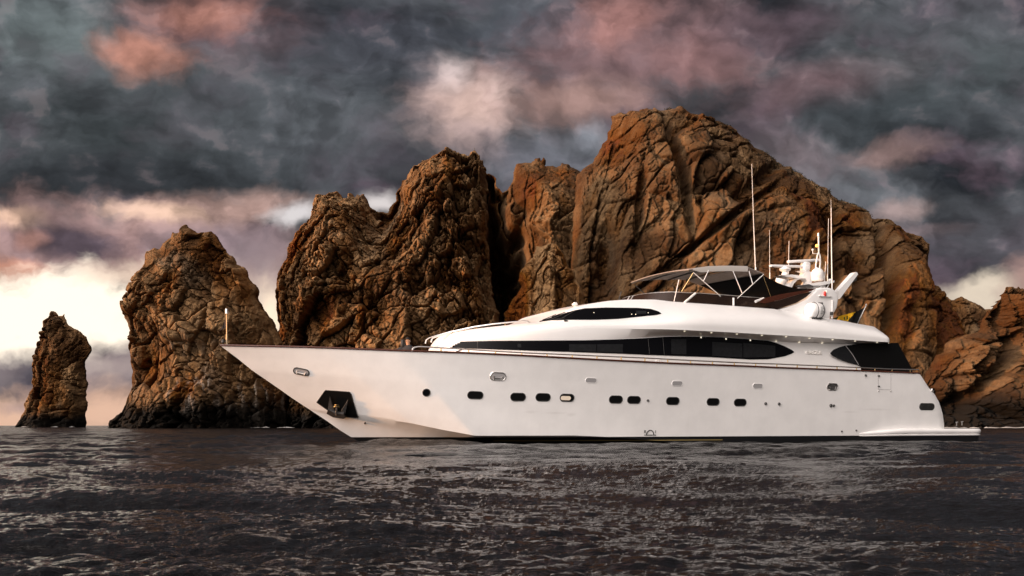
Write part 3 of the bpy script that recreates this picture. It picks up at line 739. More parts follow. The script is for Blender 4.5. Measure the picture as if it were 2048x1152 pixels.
cut(hm, None, BOOT, 'bottom_paint', M['anti']); cut(hm, 0.155, 0.185, 'waterline_stripe', M['gold'], .002)
HB = BVHTree.FromPolygons([Vector(v) for v in hm.v], [f for f in hm.f])
def hit(px, py, bvh=None):
    p, n, i, d = (bvh or HB).ray_cast(CL, rayd(px, py))
    if p is None:
        d_ = rayd(px, py); t = (-3.0 - CL.y) / d_.y; q_ = CL + d_ * t
        p, n, i, d = (bvh or HB).find_nearest(q_)
    if n.dot(rayd(px, py)) > 0: n = -n
    return p, n
# topsides paint: the gelcoat with faint fairing waves, run marks and two old scuffs
mh = M['gel'].copy(); mh.name = 'topsides_gelcoat'; hull.data.materials[0] = mh
N = NT(mh.node_tree); b = N.n['Principled BSDF']; tc = N.new('ShaderNodeTexCoord').outputs['Object']
old = b.inputs['Base Color'].links[0].from_socket
sf = None
for (x, y, rx, rz) in ((1062, 824, .30, .07), (1112, 826, .55, .05), (1143, 829, .22, .09), (1752, 819, 1.0, .06), (1700, 824, .5, .05)):
    p = hit(x, y)[0]; d_ = N.vec('LENGTH', N.vec('MULTIPLY', N.vec('SUBTRACT', tc, tuple(p)), (1 / rx, .5, 1 / rz)))
    w_ = N.rng(N.math('ADD', d_, N.math('MULTIPLY', N.noise(tc, 9.0, 4, .6), .9)), 1.6, .4, 0, .20); sf = w_ if sf is None else N.math('MAXIMUM', sf, w_)
rm = N.new('ShaderNodeMapping'); rm.inputs['Scale'].default_value = (5.5, 5.5, .35); N.put(rm.inputs['Vector'], tc)
run = N.rng(N.noise(rm.outputs[0], 1.0, 5, .65), .52, .78, 0, .05)
cc = N.mix(sf, old, (0.42, 0.38, 0.35, 1)); cc = N.mix(run, cc, (0.50, 0.43, 0.36, 1)); N.put(b.inputs['Base Color'], cc)
bp = N.new('ShaderNodeBump'); bp.inputs['Strength'].default_value = .35; bp.inputs['Distance'].default_value = .03
N.put(bp.inputs['Height'], N.noise(tc, .9, 2, .5)); N.l.new(bp.outputs[0], b.inputs['Normal'])
# deck, bulwark and cap rail
dk = MB(); rows = []
for a in av:
    s, p, z = hull_pt(a, 1.0); i_ = max(p - 0.10, 0.0); h_ = 0.75
    s2, p2, z2 = hull_pt(a, 1 - h_ / max(z - chine_z(sc0 + (stern_s(.03) - sc0) * a), .8)); p2 = max(min(p2 - .12, i_), 0); s2 = max(s2, s) + .02
    rows.append([(s, -p, z), (s, -i_, z + .002), (s2, -p2, z2), (s2, 0, z2 + .03), (s2, p2, z2), (s, i_, z + .002), (s, p, z)])
dk.grid(rows); dk.obj('deck', M['teak'], yacht)
cap = MB(); path = []
for a in av[::2]:
    s, p, z = hull_pt(a, 1.0); path.append((s, p, z))
left = [(s, -p - .012, z + .02) for s, p, z in path]; right = [(s, p + .012, z + .02) for s, p, z in path[1:]]
cap.tube(left[::-1] + right, 0.032, 8); cap.obj('cap_rail', M['wood'], yacht)

# --- fittings set into the topsides
def frame_at(px, py, bvh=None):
    p, n = hit(px, py, bvh); t1 = Vector((1, 0, 0)); t1 = (t1 - n * t1.dot(n)).normalized(); t2 = n.cross(t1)
    if t2.z < 0: t2 = -t2
    return p, n, t1, t2
def msize(p, t, npx):
    a = proj(p); b_ = proj(p + t * 0.1); return npx * 0.1 / math.hypot(a[0] - b_[0], a[1] - b_[1])
def pill(w, h, n=10, sq=1.0):
    r = h / 2 * sq; o = []
    for cx_, cy_, a0 in ((w / 2 - r, h / 2 - r, 0), (-w / 2 + r, h / 2 - r, 90), (-w / 2 + r, -h / 2 + r, 180), (w / 2 - r, -h / 2 + r, 270)):
        for k in range(n + 1):
            t = math.radians(a0 + 90 * k / n); o.append((cx_ + r * math.cos(t), cy_ + r * math.sin(t)))
    return o
def port(px, py, wp, hp, name='porthole', rimm='gel', panem='glass', rr=0.014, label=None, deep=0.012, round_=False, pane='pane'):
    p, n, t1, t2 = frame_at(px, py); w = msize(p, t1, wp); h = w if round_ else msize(p, t2, hp)
    ol = pill(w, h); ring = [p + t1 * x + t2 * y + n * .006 for x, y in ol]
    r = MB(); r.tube(ring, rr, 6, closed=True); ro = r.obj(name, M[rimm], yacht)
    if label: ro['label'] = label
    g = MB(); g.prism([p + t1 * x * .98 + t2 * y * .98 - n * .02 for x, y in ol], n * (.02 + deep)); g.obj(pane, M[panem], ro)
    return ro, p, n, t1, t2, w, h
for (x, y, w, h) in ((950.5,790.4,31,15),(1036,794,30,15.5),(1086,794.6,29,15.5),(1231.5,799,26.5,15),(1267.7,799.8,26,14.5),(1345.3,801.9,25.5,14.8),(1426,803.7,24.5,14),(1480.2,805,24,14)):
    ro, p, n, t1, t2, w_, h_ = port(x, y, w, h, panem='flatblack', rimm='dgrey')
ro, p, n, t1, t2, w_, h_ = port(1134, 795.6, 28, 15, panem='flatblack', rimm='dgrey', label='porthole with a pale lit cabin behind')
g = MB(); g.prism([p + t1 * (x - .05) + t2 * (y * 1 - .01) + n * .013 for x, y in pill(w_ * .72, h_ * .55)], n * .004); g.obj('lit_blind', mat('lit_blind', (.6, .5, .4), .5, emit=(1, .8, .6), es=.25), ro)
port(852.9, 785.2, 15, 15, panem='glass', rimm='dgrey', round_=True, label='small round porthole')
for (x, y, w, h) in ((1182,760.7,22,9.5),(1354.4,767,21,9.5),(1515.4,772,19.5,9.5)):
    port(x, y, w, h, name='freeing_port', rimm='gel', panem='grey', rr=.010, pane='flap')
for (x, y, w, h, pm) in ((602.3,743.2,31,11.5,'grey'),(995.6,752.9,30,15.5,'grey'),(1664.4,773.6,21,13,'dgrey')):
    ro, p, n, t1, t2, w_, h_ = port(x, y, w, h, name='mooring_port', rimm='steel' if x > 700 else 'dgrey', panem=pm, rr=.022)
    c_ = MB()
    for sx in (-.12, .12): c_.tube([p + t1 * sx * w_ * 2 + n * .03 - t2 * h_ * .42, p + t1 * sx * w_ * 2.4 + n * .04 + t2 * h_ * .05], .018, 6)
    c_.tube([p - t1 * w_ * .26 + n * .035 - t2 * h_ * .22, p + t1 * w_ * .26 + n * .035 - t2 * h_ * .22], .014, 6)
    c_.obj('cleat', M['steel'] if x > 700 else M['white'], ro)
# stern louvre
ro, p, n, t1, t2, w_, h_ = port(1853.6, 813.3, 29.5, 13, name='air_grille', rimm='dgrey', panem='flatblack', rr=.014)
g = MB()
for k in range(5):
    zz = (k - 2) * h_ / 6; wid = w_ * (.92 if abs(k - 2) < 2 else .78)
    g.tube([p - t1 * wid / 2 + t2 * zz + n * .02, p + t1 * wid / 2 + t2 * zz + n * .02], h_ * .045, 6)
g.obj('louvre', M['dgrey'], ro)
# drains and vents
for (x, y, r) in ((1295.3,800.8,2.2),(1530.8,807,2.4),(1558,807.8,2.4),(1661.5,811,2.8),(1667.2,811,1.8),(730,845.6,2.0),(1683,862.5,1.2),(1712,860.5,1.2),(1731,750.6,1.8)):
    p, n, t1, t2 = frame_at(x, y); R_ = msize(p, t1, r); g = MB(); Rm = n.to_track_quat('Z', 'Y').to_matrix()
    g.lathe(p, [(R_, -.01), (R_, .02), (R_ * .7, .05), (R_ * .2, .055)], 10, Rm); g.obj('drain', M['dgrey'], yacht)
# boarding gate in the bulwark
g = MB(); pts = [(1756, 747.5), (1756.5, 779), (1781.5, 779.5), (1781.5, 747.8)]
P4 = [hit(x, y)[0] + hit(x, y)[1] * .004 for x, y in pts]
g.tube(P4, .006, 4); gate = g.obj('boarding_gate', M['seam'], yacht)
for (x, y) in ((1757,751.7),(1757,772.5)):
    p, n, t1, t2 = frame_at(x, y); h_ = MB(); h_.box(p + n * .02, (.10, .05, .045), bev=.012); h_.obj('hinge', M['dgrey'], gate)
for (x, y) in ((1756.7,782),(1781,782)):
    p, n, t1, t2 = frame_at(x, y); h_ = MB(); h_.box(p + n * .015, (.05, .03, .05), bev=.01); h_.obj('latch', M['steel'], gate)
# stern fairlead
p, n = hit(1862, 781); g = MB(); g.box(p + Vector((.06, -.02, .02)), (.15, .10, .14), bev=.04); fl = g.obj('stern_fairlead', M['steel'], yacht)
g = MB(); g.box(p + Vector((.04, -.10, .05)), (.10, .03, .08), bev=.012); g.obj('opening', M['flatblack'], fl)
def patch(name, top, bot, m, parent, nx=60, ny=6, off=.006, th=.012, bvh=None, x0=None, x1=None):
    x0 = x0 if x0 is not None else max(top[0][0], bot[0][0]); x1 = x1 if x1 is not None else min(top[-1][0], bot[-1][0])
    T_ = np.array(top); B_ = np.array(bot); rows = []
    for x in np.linspace(x0, x1, nx):
        yt, yb = np.interp(x, T_[:, 0], T_[:, 1]), np.interp(x, B_[:, 0], B_[:, 1]); r = []
        for w in np.linspace(0, 1, ny):
            p, n = hit(x, yt + (yb - yt) * w, bvh); r.append((p, n))
        rows.append(r)
    mb = MB(); mb.grid([[p + n * (off + th) for p, n in r] for r in rows])
    k = len(mb.v); mb.v += [tuple(p + n * (off - .02)) for r in rows for p, n in r]
    loop = [i * ny for i in range(nx)] + [(nx - 1) * ny + j for j in range(1, ny)] + [i * ny + ny - 1 for i in range(nx - 2, -1, -1)] + [j for j in range(ny - 2, 0, -1)]
    for i in range(len(loop)):
        a, b_ = loop[i], loop[(i + 1) % len(loop)]; mb.f.append((a, b_, b_ + k, a + k)); mb.mi.append(0)
    return mb.obj(name, m, parent, 40)
# anchor pocket: a dark patch on the hull stands for its shade
pk = [(633.5,804.4),(650.5,780.2),(699,783.6),(702,787),(716,834),(713,835.5),(671,831)]
PP = []; nn = Vector((0, 0, 0))
for x, y in pk:
    p, n = hit(x, y); PP.append(p); nn += n
nn.normalize(); cpk = sum(PP, Vector()) / len(PP)
PP = [p + n * 0 for p in PP]
pocket = patch('anchor_pocket', [(633.5,804.2),(650.5,780.2),(652,780),(699,783.4),(702,786),(716.2,834)], [(633.5,804.8),(671,831),(713,835.8),(716.2,834.6)], M['flatblack'], yacht, 40, 14, .004, .010)
g = MB(); g.tube([hit(x, y)[0] + hit(x, y)[1] * .012 for x, y in dens(pk + pk[:1], 60)], .012, 6); g.obj('pocket_rim', M['dgrey'], pocket)
def pkp(x, y, o): return hit(x, y)[0] + nn * o
anc = MB()
anc.prism([pkp(655, 822, .05), pkp(658, 812, .08), pkp(672, 818, .12), pkp(689, 820, .12), pkp(693, 829, .08), pkp(688, 832, .05), pkp(668, 829, .05)], nn * .10)
for sgn, pts in ((1, [(656, 821), (659, 800), (661, 788), (665, 802), (671, 818)]), (-1, [(690, 830), (694, 812), (697, 796), (691, 806), (683, 818)])):
    anc.prism([pkp(x, y, .06) for x, y in pts], nn * .07)
ao = anc.obj('anchor', M['dgrey'], yacht)
g = MB(); g.tube([pkp(674, 822, .20), pkp(676, 806, .20)], .03, 8); g.obj('shank', M['steel'], ao)
g = MB(); g.tube([pkp(670, 806.5, .2), pkp(675, 803.5, .22), pkp(681, 806.5, .2)], .022, 8); g.tube([pkp(671, 803, .2), pkp(675.5, 800.5, .22), pkp(680, 803, .2)], .014, 8); g.obj('shackle', M['brass'], ao)
# load line mark
def text(name, s_, size, p, t1, t2, n, m, parent, ext=.004, shear=0.0):
    cu = bpy.data.curves.new(name, 'FONT'); cu.body = s_; cu.size = size; cu.extrude = ext; cu.align_x = 'CENTER'; cu.align_y = 'CENTER'; cu.shear = shear
    to = bpy.data.objects.new(name + '_src', cu); COL.objects.link(to)
    dg = bpy.context.evaluated_depsgraph_get(); me = bpy.data.meshes.new_from_object(to.evaluated_get(dg)); bpy.data.objects.remove(to)
    R_ = Matrix((t1, t2, t1.cross(t2))).transposed()
    for v in me.vertices: v.co = R_ @ v.co + p
    me.materials.clear(); me.materials.append(m); me.name = name
    o = bpy.data.objects.new(name, me); return link(o, parent)
p, n, t1, t2 = frame_at(1300, 868); R_ = msize(p, t1, 7.2)
g = MB(); pb = p - t2 * msize(p, t2, 2.0)
g.tube([pb + t1 * R_ * math.cos(t) + t2 * R_ * 1.15 * math.sin(t) + n * .008 for t in np.linspace(0, math.pi, 24)], .016, 6)
g.tube([pb - t1 * R_ * 1.6 + n * .008, pb + t1 * R_ * 1.6 + n * .008], .014, 6)
lm = g.obj('load_line_mark', M['ink'], yacht)
text('letter', 'R', .16, pb - t1 * R_ * 1.42 + t2 * .11 + n * .008, t1, t2, n, M['ink'], lm); text('letter', 'I', .16, pb + t1 * R_ * 1.5 + t2 * .11 + n * .008, t1, t2, n, M['ink'], lm)

# --- swim platform, with the fairing that runs forward along the quarter
sp0 = hit(1690, 862)[0].x; spE = un(1955, 858, -3.0)[0]
def plat_off(s): return 0.30 * float(sstep(sp0, sp0 + 2.6, s))
prof = [(-.25, .26), (.10, .262), (.16, .29), (.17, .33), (.12, .365), (.10, .375), (.17, .40), (.19, .46), (.18, .52), (.12, .565), (-.25, .57)]
zt = lambda s: 1.0 - 0.55 * (1 - float(sstep(sp0, sp0 + 3.4, s)))
pl = MB(); rows = []
SS = list(np.linspace(sp0, spE - .5, 40))
plan = [(s, -(3.04 + plat_off(s) * .55)) for s in SS]
q0 = plan[-1][1]
plan += [(spE - .5 + .5 * math.sin(t), q0 + .5 - .5 * math.cos(t)) for t in np.linspace(0, math.pi / 2, 10)[1:]]
full = plan + [(s, -q) for s, q in plan[::-1]]
for i, (s, q) in enumerate(full):
    a = Vector(full[min(i + 1, len(full) - 1)]) - Vector(full[max(i - 1, 0)]); a.normalize(); nx = (-a.y, a.x) if False else (a.y, -a.x)
    hs = zt(s); rows.append([(s + nx[0] * (o * (.3 + .7 * min(1, plat_off(s) / .3))), q + nx[1] * (o * (.3 + .7 * min(1, plat_off(s) / .3))), .26 + (z - .26) * hs) for o, z in prof])
pl.grid(rows)
n_ = len(full)
pl.f.append(tuple(i * len(prof) + len(prof) - 1 for i in range(n_))); pl.mi.append(0)
platform = pl.obj('swim_platform', M['gel'], yacht, 50)
pu = MB()
prof2 = [(-.3, -.25), (-.15, -.20), (.08, .02), (.10, .258), (-.3, .258)]; rows = []
for i, (s, q) in enumerate(full):
    a = Vector(full[min(i + 1, len(full) - 1)]) - Vector(full[max(i - 1, 0)]); a.normalize(); nx = (a.y, -a.x)
    rows.append([(s + nx[0] * o, q + nx[1] * o, z) for o, z in prof2])
pu.grid(rows); pu.obj('platform_underside', M['anti'], yacht)
for (x, y) in ((1913, 850), (1924, 849)):
    p = U3(x, y + 2, -2.6); g = MB(); g.tube([p, p + Vector((0, 0, .16))], .02, 8); g.tube([p + Vector((-.05, 0, .16)), p + Vector((.07, 0, .17))], .022, 8); g.obj('mooring_bollard', M['steel'], yacht)

# --- deckhouse and upper deck
B0 = 2.82
def house_half(s, s0, L=6.5):
    t = min(max((s - s0) / L, 0), 1); return B0 * (1 - (1 - t) ** 2.3) ** 0.62
lo, hi = 4.0, 14.0
for _ in range(40):                                 # where the rounded nose begins
    md = .5 * (lo + hi); mn = min(proj((md + t, sg * house_half(md + t, md), 3.0))[0] for t in np.linspace(0, 3, 60) for sg in (-1, 1))
    lo, hi = (md, hi) if mn < 838 else (lo, md)
HS0 = lo
Bh = lambda s: min(house_half(s, HS0), Bs(s) - .35)
kx = lambda px, q=2.8: un(px, 680, -q)[0]
ov = lambda s: float(sstep(kx(1170), kx(1390), s))
wbL = line([(862,690.5),(905,695.8),(1011,699.7),(1135,703.7),(1245,707.6),(1298,710),(1423,714),(1514,719),(1560,722),(1650,730),(1730,737)], lambda s: Bh(s) - .03)
wtL = line([(862,688),(892,685),(932,682.6),(984,681.3),(1063,680.8),(1169,680),(1228,678.4),(1288,675.8),(1332,672.6),(1371,672),(1462,675),(1500,678),(1550,683),(1594,685.5),(1667,687.5),(1712,689),(1795,687.5)], lambda s: Bh(s) - .15)
lipL = line([(862,686.8),(905,681),(1000,675),(1100,665),(1176,656),(1228,657.3),(1332,658.5),(1371,660),(1462,664.6),(1550,670),(1611,673),(1694,679),(1750,683),(1794,684.9)], lambda s: Bh(s) - .15 + .5 * ov(s))
crL = line([(862,685),(905,671.5),(950,664),(1000,658),(1060,651),(1100,647.5),(1140,645),(1200,643),(1260,641),(1319,636),(1371,631),(1410,629.5),(1488,630.8),(1555,633),(1605,640),(1655,644.5),(1711,654),(1755,662),(1780,672),(1794,683.6)], lambda s: Bh(s) - .35 + .45 * ov(s))
def topq(s):
    a = kx(1070, 2.0); b = kx(1160, 2.0); c_ = kx(1300, 2.3)
    if s < a: return max(Bh(s) - .75, .02)
    return float(np.interp(s, [a, b, c_, 31], [Bh(a) - .75, 2.0, 2.28, 2.35]))
topL = line([(850,689),(862,681.5),(880,674),(905,665.6),(950,658),(1000,652),(1060,645.8),(1077,644),(1103,635),(1127,626),(1140,618),(1165,611.5),(1185,607),(1220,601.5),(1253,599.3),(1309,599),(1348,603.5),(1373,605),(1456,611),(1550,618),(1612,630),(1655,637),(1678,639.7),(1711,646.7),(1755,654.4),(1772,660.6),(1786,673),(1794,682)], topq)
deckL = lambda s: sheer(s) - .45
S_H_END = kx(1722); S_U_END = kx(1794.5, 3.0)
def nosef(s): return float(sstep(-.02, 1.1, s - HS0))
def zz(f, s):
    d0 = deckL(s); return d0 + (f(s) - d0) * (0.18 + .82 * nosef(s))
st_h = np.r_[HS0 + 0.002, HS0 + np.linspace(.03, 1.2, 14) ** 1.0, np.linspace(HS0 + 1.4, S_H_END, 110)]
hs = MB(); rows = []
for s in st_h:
    h = Bh(s); port_ = [(s, -h, deckL(s) - .3), (s, -h, deckL(s)), (s, -max(h - .03, .01), zz(wbL, s)), (s, -max(h - .09, .01), .5 * (zz(wbL, s) + zz(wtL, s))), (s, -max(h - .15, .01), zz(wtL, s) + .01)]
    rows.append(port_ + [(x, -q, z) for x, q, z in port_[::-1]])
hs.grid(rows)
for r in (0, len(rows) - 1): hs.f.append(tuple(r * 10 + j for j in range(10))); hs.mi.append(0)
house = hs.obj('deckhouse', M['gel2'], yacht, 40)
def cr_sample(P, n):
    P = [Vector(p) for p in P]; P = [P[0] * 2 - P[1]] + P + [P[-1] * 2 - P[-2]]; o = []
    for i in range(1, len(P) - 2):
        for k in range(n):
            t = k / n; a, b_, c_, d = P[i - 1:i + 3]
            o.append(.5 * ((2 * b_) + (c_ - a) * t + (2 * a - 5 * b_ + 4 * c_ - d) * t * t + (3 * b_ - a - 3 * c_ + d) * t ** 3))
    return o + [P[-2]]
st_u = np.r_[HS0 + 0.002, HS0 + np.linspace(.03, 1.2, 14), np.linspace(HS0 + 1.4, S_U_END - 1.6, 130), np.linspace(S_U_END - 1.55, S_U_END, 24)]
us = MB(); rows = []
FLY0, FLY1 = kx(1290, 2.3), kx(1545, 2.3)
for s in st_u:
    h = Bh(s); o = ov(s); zl, zc, zt_ = zz(lipL, s), zz(crL, s), zz(topL, s)
    zc = max(zc, zl + .02); zt_ = max(zt_, zc + .012)
    qi, ql = max(h - .155, .01), max(h - .15 + .5 * o, .012)
    qc, qt = max(h - .35 + .45 * o, .008), max(topq(s) if s < kx(1600) else min(topq(s), 2.6), .005)
    e = float(sstep(S_U_END - .8, S_U_END, s)); ql -= .9 * e * e; qc -= .9 * e * e; qt -= .7 * e * e; qi = min(qi, ql - .02) if o > .5 else qi
    zm = .5 * (zl + zc); qm = .5 * (ql + qc) + .05 + .05 * o
    body = cr_sample([(s, -ql, zl), (s, -max(qm, .01), zm), (s, -qc, zc), (s, -qt, zt_)], 7)
    fly = float(sstep(FLY0, FLY0 + .8, s)) * (1 - float(sstep(FLY1, FLY1 + 1.5, s)))
    ins = [(s, -max(qt - .12, .004), zt_ + .01 - .0 * fly), (s, -max(qt - .16, .003), zt_ + .012 - .55 * fly), (s, 0, zt_ + .06 - .6 * fly)]
    half = [(s, 0, zz(wtL, s) + .02), (s, -qi, min(zz(wtL, s) + .015, zl - .004))] + [tuple(v) for v in body] + ins
    rows.append(half + [(x, -q, z) for x, q, z in half[::-1][1:-1]])
us.grid(rows, closed=True)
nu = len(rows[0])
for r in (0, len(rows) - 1): us.f.append(tuple(r * nu + j for j in range(nu))); us.mi.append(0)
upper = us.obj('upper_deck', M['gel2'], yacht, 42)
HOUSE = BVHTree.FromPolygons([Vector(v) for v in hs.v], hs.f)
ALLB = BVHTree.FromPolygons([Vector(v) for v in hs.v + us.v], hs.f + [tuple(i + len(hs.v) for i in f) for f in us.f])
# --- glazing: panels that follow the surface they are set in
WT = [(862,689.4),(892,686),(932,683.2),(984,682),(1063,681.5),(1169,680.8),(1228,679),(1288,676.4),(1332,673.6),(1371,673),(1440,674.5),(1500,678.5),(1536,681.5),(1552,686),(1569,692.8),(1583,699.8),(1588,704)]
WBm = [(862,690.2),(905,695.8),(1011,699.7),(1135,703.7),(1245,707.6),(1298,710),(1423,714.4),(1500,719),(1536,718.6),(1569,712.6),(1583,707.6),(1588,704.3)]
band = patch('saloon_window', WT, WBm, M['glass'], house, 150, 6, bvh=HOUSE)
for (a, b_, t0, t1_) in ((1138,1192,689,703),(1194,1245,689,705),(1342,1372,679,708),(1424,1484,684,713.5),(1486,1550,686,715),(1035,1042,688,695)):
    xs_ = np.array([a, b_]); yt = np.interp(xs_, *np.array(WT).T); yb = np.interp(xs_, *np.array(WBm).T)
    k0 = (t0 - yt[0]) / (yb[0] - yt[0]); k1 = min((t1_ - yt[0]) / (yb[0] - yt[0]), .93)
    patch('blind', [(a, yt[0] + k0 * (yb[0] - yt[0])), (b_, yt[1] + k0 * (yb[1] - yt[1]))], [(a, yt[0] + k1 * (yb[0] - yt[0])), (b_, yt[1] + k1 * (yb[1] - yt[1]))], M['glass2'], band, 12, 4, .019, .004, HOUSE)
for x in (954.5, 1295.5, 1325):
    yt, yb = np.interp(x, *np.array(WT).T), np.interp(x, *np.array(WBm).T)
    g = MB(); g.tube([hit(x + (3 if x > 1200 else 0) * w, yt + (yb - yt) * w, HOUSE)[0] + Vector((0, -.022, 0)) for w in np.linspace(0, 1, 6)], .007, 5); g.obj('seam', M['dgrey'], band)
PT = [(1079,643.2),(1103,635.4),(1127,627.4),(1151,620.8),(1169,617.2),(1211,615.5),(1274,616.2),(1301,618.2),(1317,623.4),(1322,626.8)]
PB = [(1079,643.9),(1103,640.6),(1143,639.8),(1195,639.7),(1235,638),(1274,634),(1314,630),(1322,627.4)]
wheel = patch('wheelhouse_window', PT, PB, M['glass'], upper, 90, 8, bvh=ALLB)
for (a, b_) in (((1151, 621.5), (1118, 640)), ((1136, 625), (1096, 641.5))):
    g = MB(); g.tube([hit(a[0] + (b_[0] - a[0]) * w, a[1] + (b_[1] - a[1]) * w, ALLB)[0] + Vector((-.01, -.03, .01)) for w in np.linspace(0, 1, 7)], .012, 5); g.obj('windscreen_pillar', M['dgrey'], wheel)
for (a, b_) in (((1112, 631), (1085, 642)), ((1131, 626), (1104, 636)), ((1130, 638), (1108, 640.5))):
    g = MB(); P_ = [hit(a[0] + (b_[0] - a[0]) * w, a[1] + (b_[1] - a[1]) * w, ALLB)[0] + Vector((-.03, -.05, .03)) for w in (0, .5, 1)]
    g.tube(P_, .014, 5); g.obj('wiper', M['ink'], wheel)
g = MB(); p = hit(1131, 641.8, ALLB)[0]; g.box(p + Vector((0, -.03, 0)), (.14, .06, .05), bev=.015); g.obj('wiper_motor', M['dgrey'], wheel)
g = MB(); g.v = []; patch('chart_light', [(1272,622),(1292,622.5)], [(1272,628.5),(1292,628)], M['glass2'], wheel, 8, 3, .019, .003, ALLB)
for (x, y) in ((1187.5,626),(1263,629),(1271,629.3),(1296,626.3)):
    p, n = hit(x, y, ALLB); g = MB(); g.lathe(p + n * .02, [(.018, 0), (.018, .004), (.004, .006)], 8, n.to_track_quat('Z', 'Y').to_matrix()); g.obj('cabin_lamp', M['lamp'], wheel)
# aft deck enclosure
QA = 2.84
AT = [(1660,706.2),(1668,699.3),(1685,692.2),(1712,688.8),(1795,686.6)]; AB = [(1662,710),(1676,718),(1700,726),(1717,730),(1728,735.5),(1731,743)]
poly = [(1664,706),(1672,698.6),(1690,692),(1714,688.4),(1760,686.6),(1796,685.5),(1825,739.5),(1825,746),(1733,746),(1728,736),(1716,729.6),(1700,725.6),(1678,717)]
enc = MB(); enc.prism([U3(x, y, -QA) for x, y in poly], Vector((0, 2 * QA, 0))); enclosure = enc.obj('aft_deck_enclosure', M['flatblack'], yacht)
wg = MB(); wg.prism([U3(x, y, -QA - .012) for x, y in [(1661,706.5),(1668,699.5),(1679,694.3),(1691,691),(1705,709),(1717,729.4),(1700,725.4),(1686,721),(1675,716.4),(1664,710.5)]], Vector((0, .02, 0))); wg.obj('wing_window', M['glass2'], enclosure)
g = MB(); g.tube([U3(x, y, -QA - .016) for x, y in ((1691, 691), (1705, 709), (1717, 729.4))], .014, 6); g.obj('frame', M['grey'], enclosure)
g = MB(); p = U3(1770, 741.5, -2.2); g.box(p, (.85, .4, .22), bev=.05); g.box(p + Vector((0, .1, .1)), (.5, .3, .14), bev=.05); g.obj('deck_seat', M['wood'], yacht)
# courtesy lights under the overhang
for (x, y) in ((1369,662.3),(1422.6,665),(1473.7,667.8),(1523.7,670.4),(1572,673),(1619,676),(1665,678.8),(1710,681.8),(1754,684.6),(1401.5,675),(1451.5,678),(1500,680.6),(1552,682),(1598.6,684),(1644.4,685.5),(1780.5,685.6)):
    p, n = hit(x, y, ALLB); g = MB(); R_ = msize(p, Vector((1, 0, 0)), 1.6)
    g.lathe(p + n * .012, [(R_, 0), (R_, .008), (R_ * .3, .014)], 8, n.to_track_quat('Z', 'Y').to_matrix()); g.obj('downlight', M['lamp'], upper)
# name and emblem in raised silver letters
p, n, t1, t2 = frame_at(1626, 705.5, HOUSE)
text('name_lettering', 'MAIORA', msize(p, t2, 10.5), p + n * .015, t1, t2, n, M['letter'], house, .03, .25)
p, n, t1, t2 = frame_at(1316.5, 722, HOUSE)
g = MB(); w_ = msize(p, t1, 4.2); h_ = msize(p, t2, 7)
for sx in (-1, 1): g.tube([p + n * .015 + t1 * (sx * w_ * .55 + w_ * .5 * math.cos(t)) + t2 * (h_ * math.sin(t) - h_ * .6) for t in np.linspace(0, math.pi, 14)], .014, 6)
g.obj('emblem', M['letter'], house)

# --- flybridge windscreen: a smoked band that runs round the front of the flybridge
WSB = [(1236,602),(1253,599.5),(1309,599.4),(1348,603.8),(1373,605.4),(1456,611.3),(1500,614.9),(1550,618.4)]
WST = [(1250,588.5),(1264,583),(1286.7,578.3),(1309,576.8),(1338,578.8),(1359,581.3),(1391,586.3),(1442,592.7),(1500,600.3),(1552,608.6)]
wq = lambda s: 2.2
wb_ = line(WSB, lambda s: 2.22); wt_ = line(WST, lambda s: 2.12)
lo, hi = kx(1240, 2.2), kx(1240, 2.2) + 3.0
def ws_q(s, s0): t = min(max((s - s0) / 2.6, 0), 1); return 2.22 * (1 - (1 - t) ** 2.2) ** .5
for _ in range(40):
    md = .5 * (lo + hi); mn = min(proj((md + t, sg * ws_q(md + t, md), 6.3))[0] for t in np.linspace(0, 2, 40) for sg in (-1, 1))
    lo, hi = (md, hi) if mn < 1237 else (lo, md)
WS0 = lo; WS1 = un(1551, 615, -2.2)[0]
ss_ = np.r_[WS0 + np.linspace(0, 1, 14) ** 2 * 2.4, np.linspace(WS0 + 2.7, WS1, 26)]
loopp = [(s, -ws_q(s, WS0)) for s in ss_]; loopf = [(s, -q) for s, q in loopp[::-1]] + loopp[1:]
inn, outr = [], []
for s, q in loopf:
    h0 = wb_(s) - .03; h1 = wt_(max(s, WS0 + 1.0)); f_ = float(sstep(WS0 - .2, WS0 + 2.2, s)); rk = .62 - .30 * f_
    hh = h1 - h0; h1 = h0 + max(hh, .45)
    k_ = abs(q) / 2.22; nx = -(1 - k_); r_ = []
    outr.append([(s + rk * hh * (1 - k_) * 1.15 * w, q * (1 - .05 * w), h0 + (h1 - h0) * w) for w in np.linspace(0, 1, 4)])
inn = [[(s + .012, q * .992, z) for s, q, z in r] for r in outr]
wm = MB(); wm.grid(outr); k_ = len(wm.v); wm.grid([r[::-1] for r in inn]); wscr = wm.obj('flybridge_windscreen', M['tint'], yacht, 60)
g = MB(); g.tube([r[-1] for r in outr], .012, 6); g.obj('top_trim', M['steel'], wscr)
for (a, b_) in (((1246.5, 590), (1236, 601)), ((1264, 584.2), (1243, 600))):
    g = MB(); pa = min(outr, key=lambda r: abs(proj(r[-1])[0] - a[0]) + (50 if r[0][1] > .3 else 0)); g.tube([Vector(pa[0]) + Vector((-.02, -.02, 0)), Vector(pa[-1]) + Vector((-.02, -.02, 0))], .014, 6); g.obj('mullion', M['steel'], wscr)

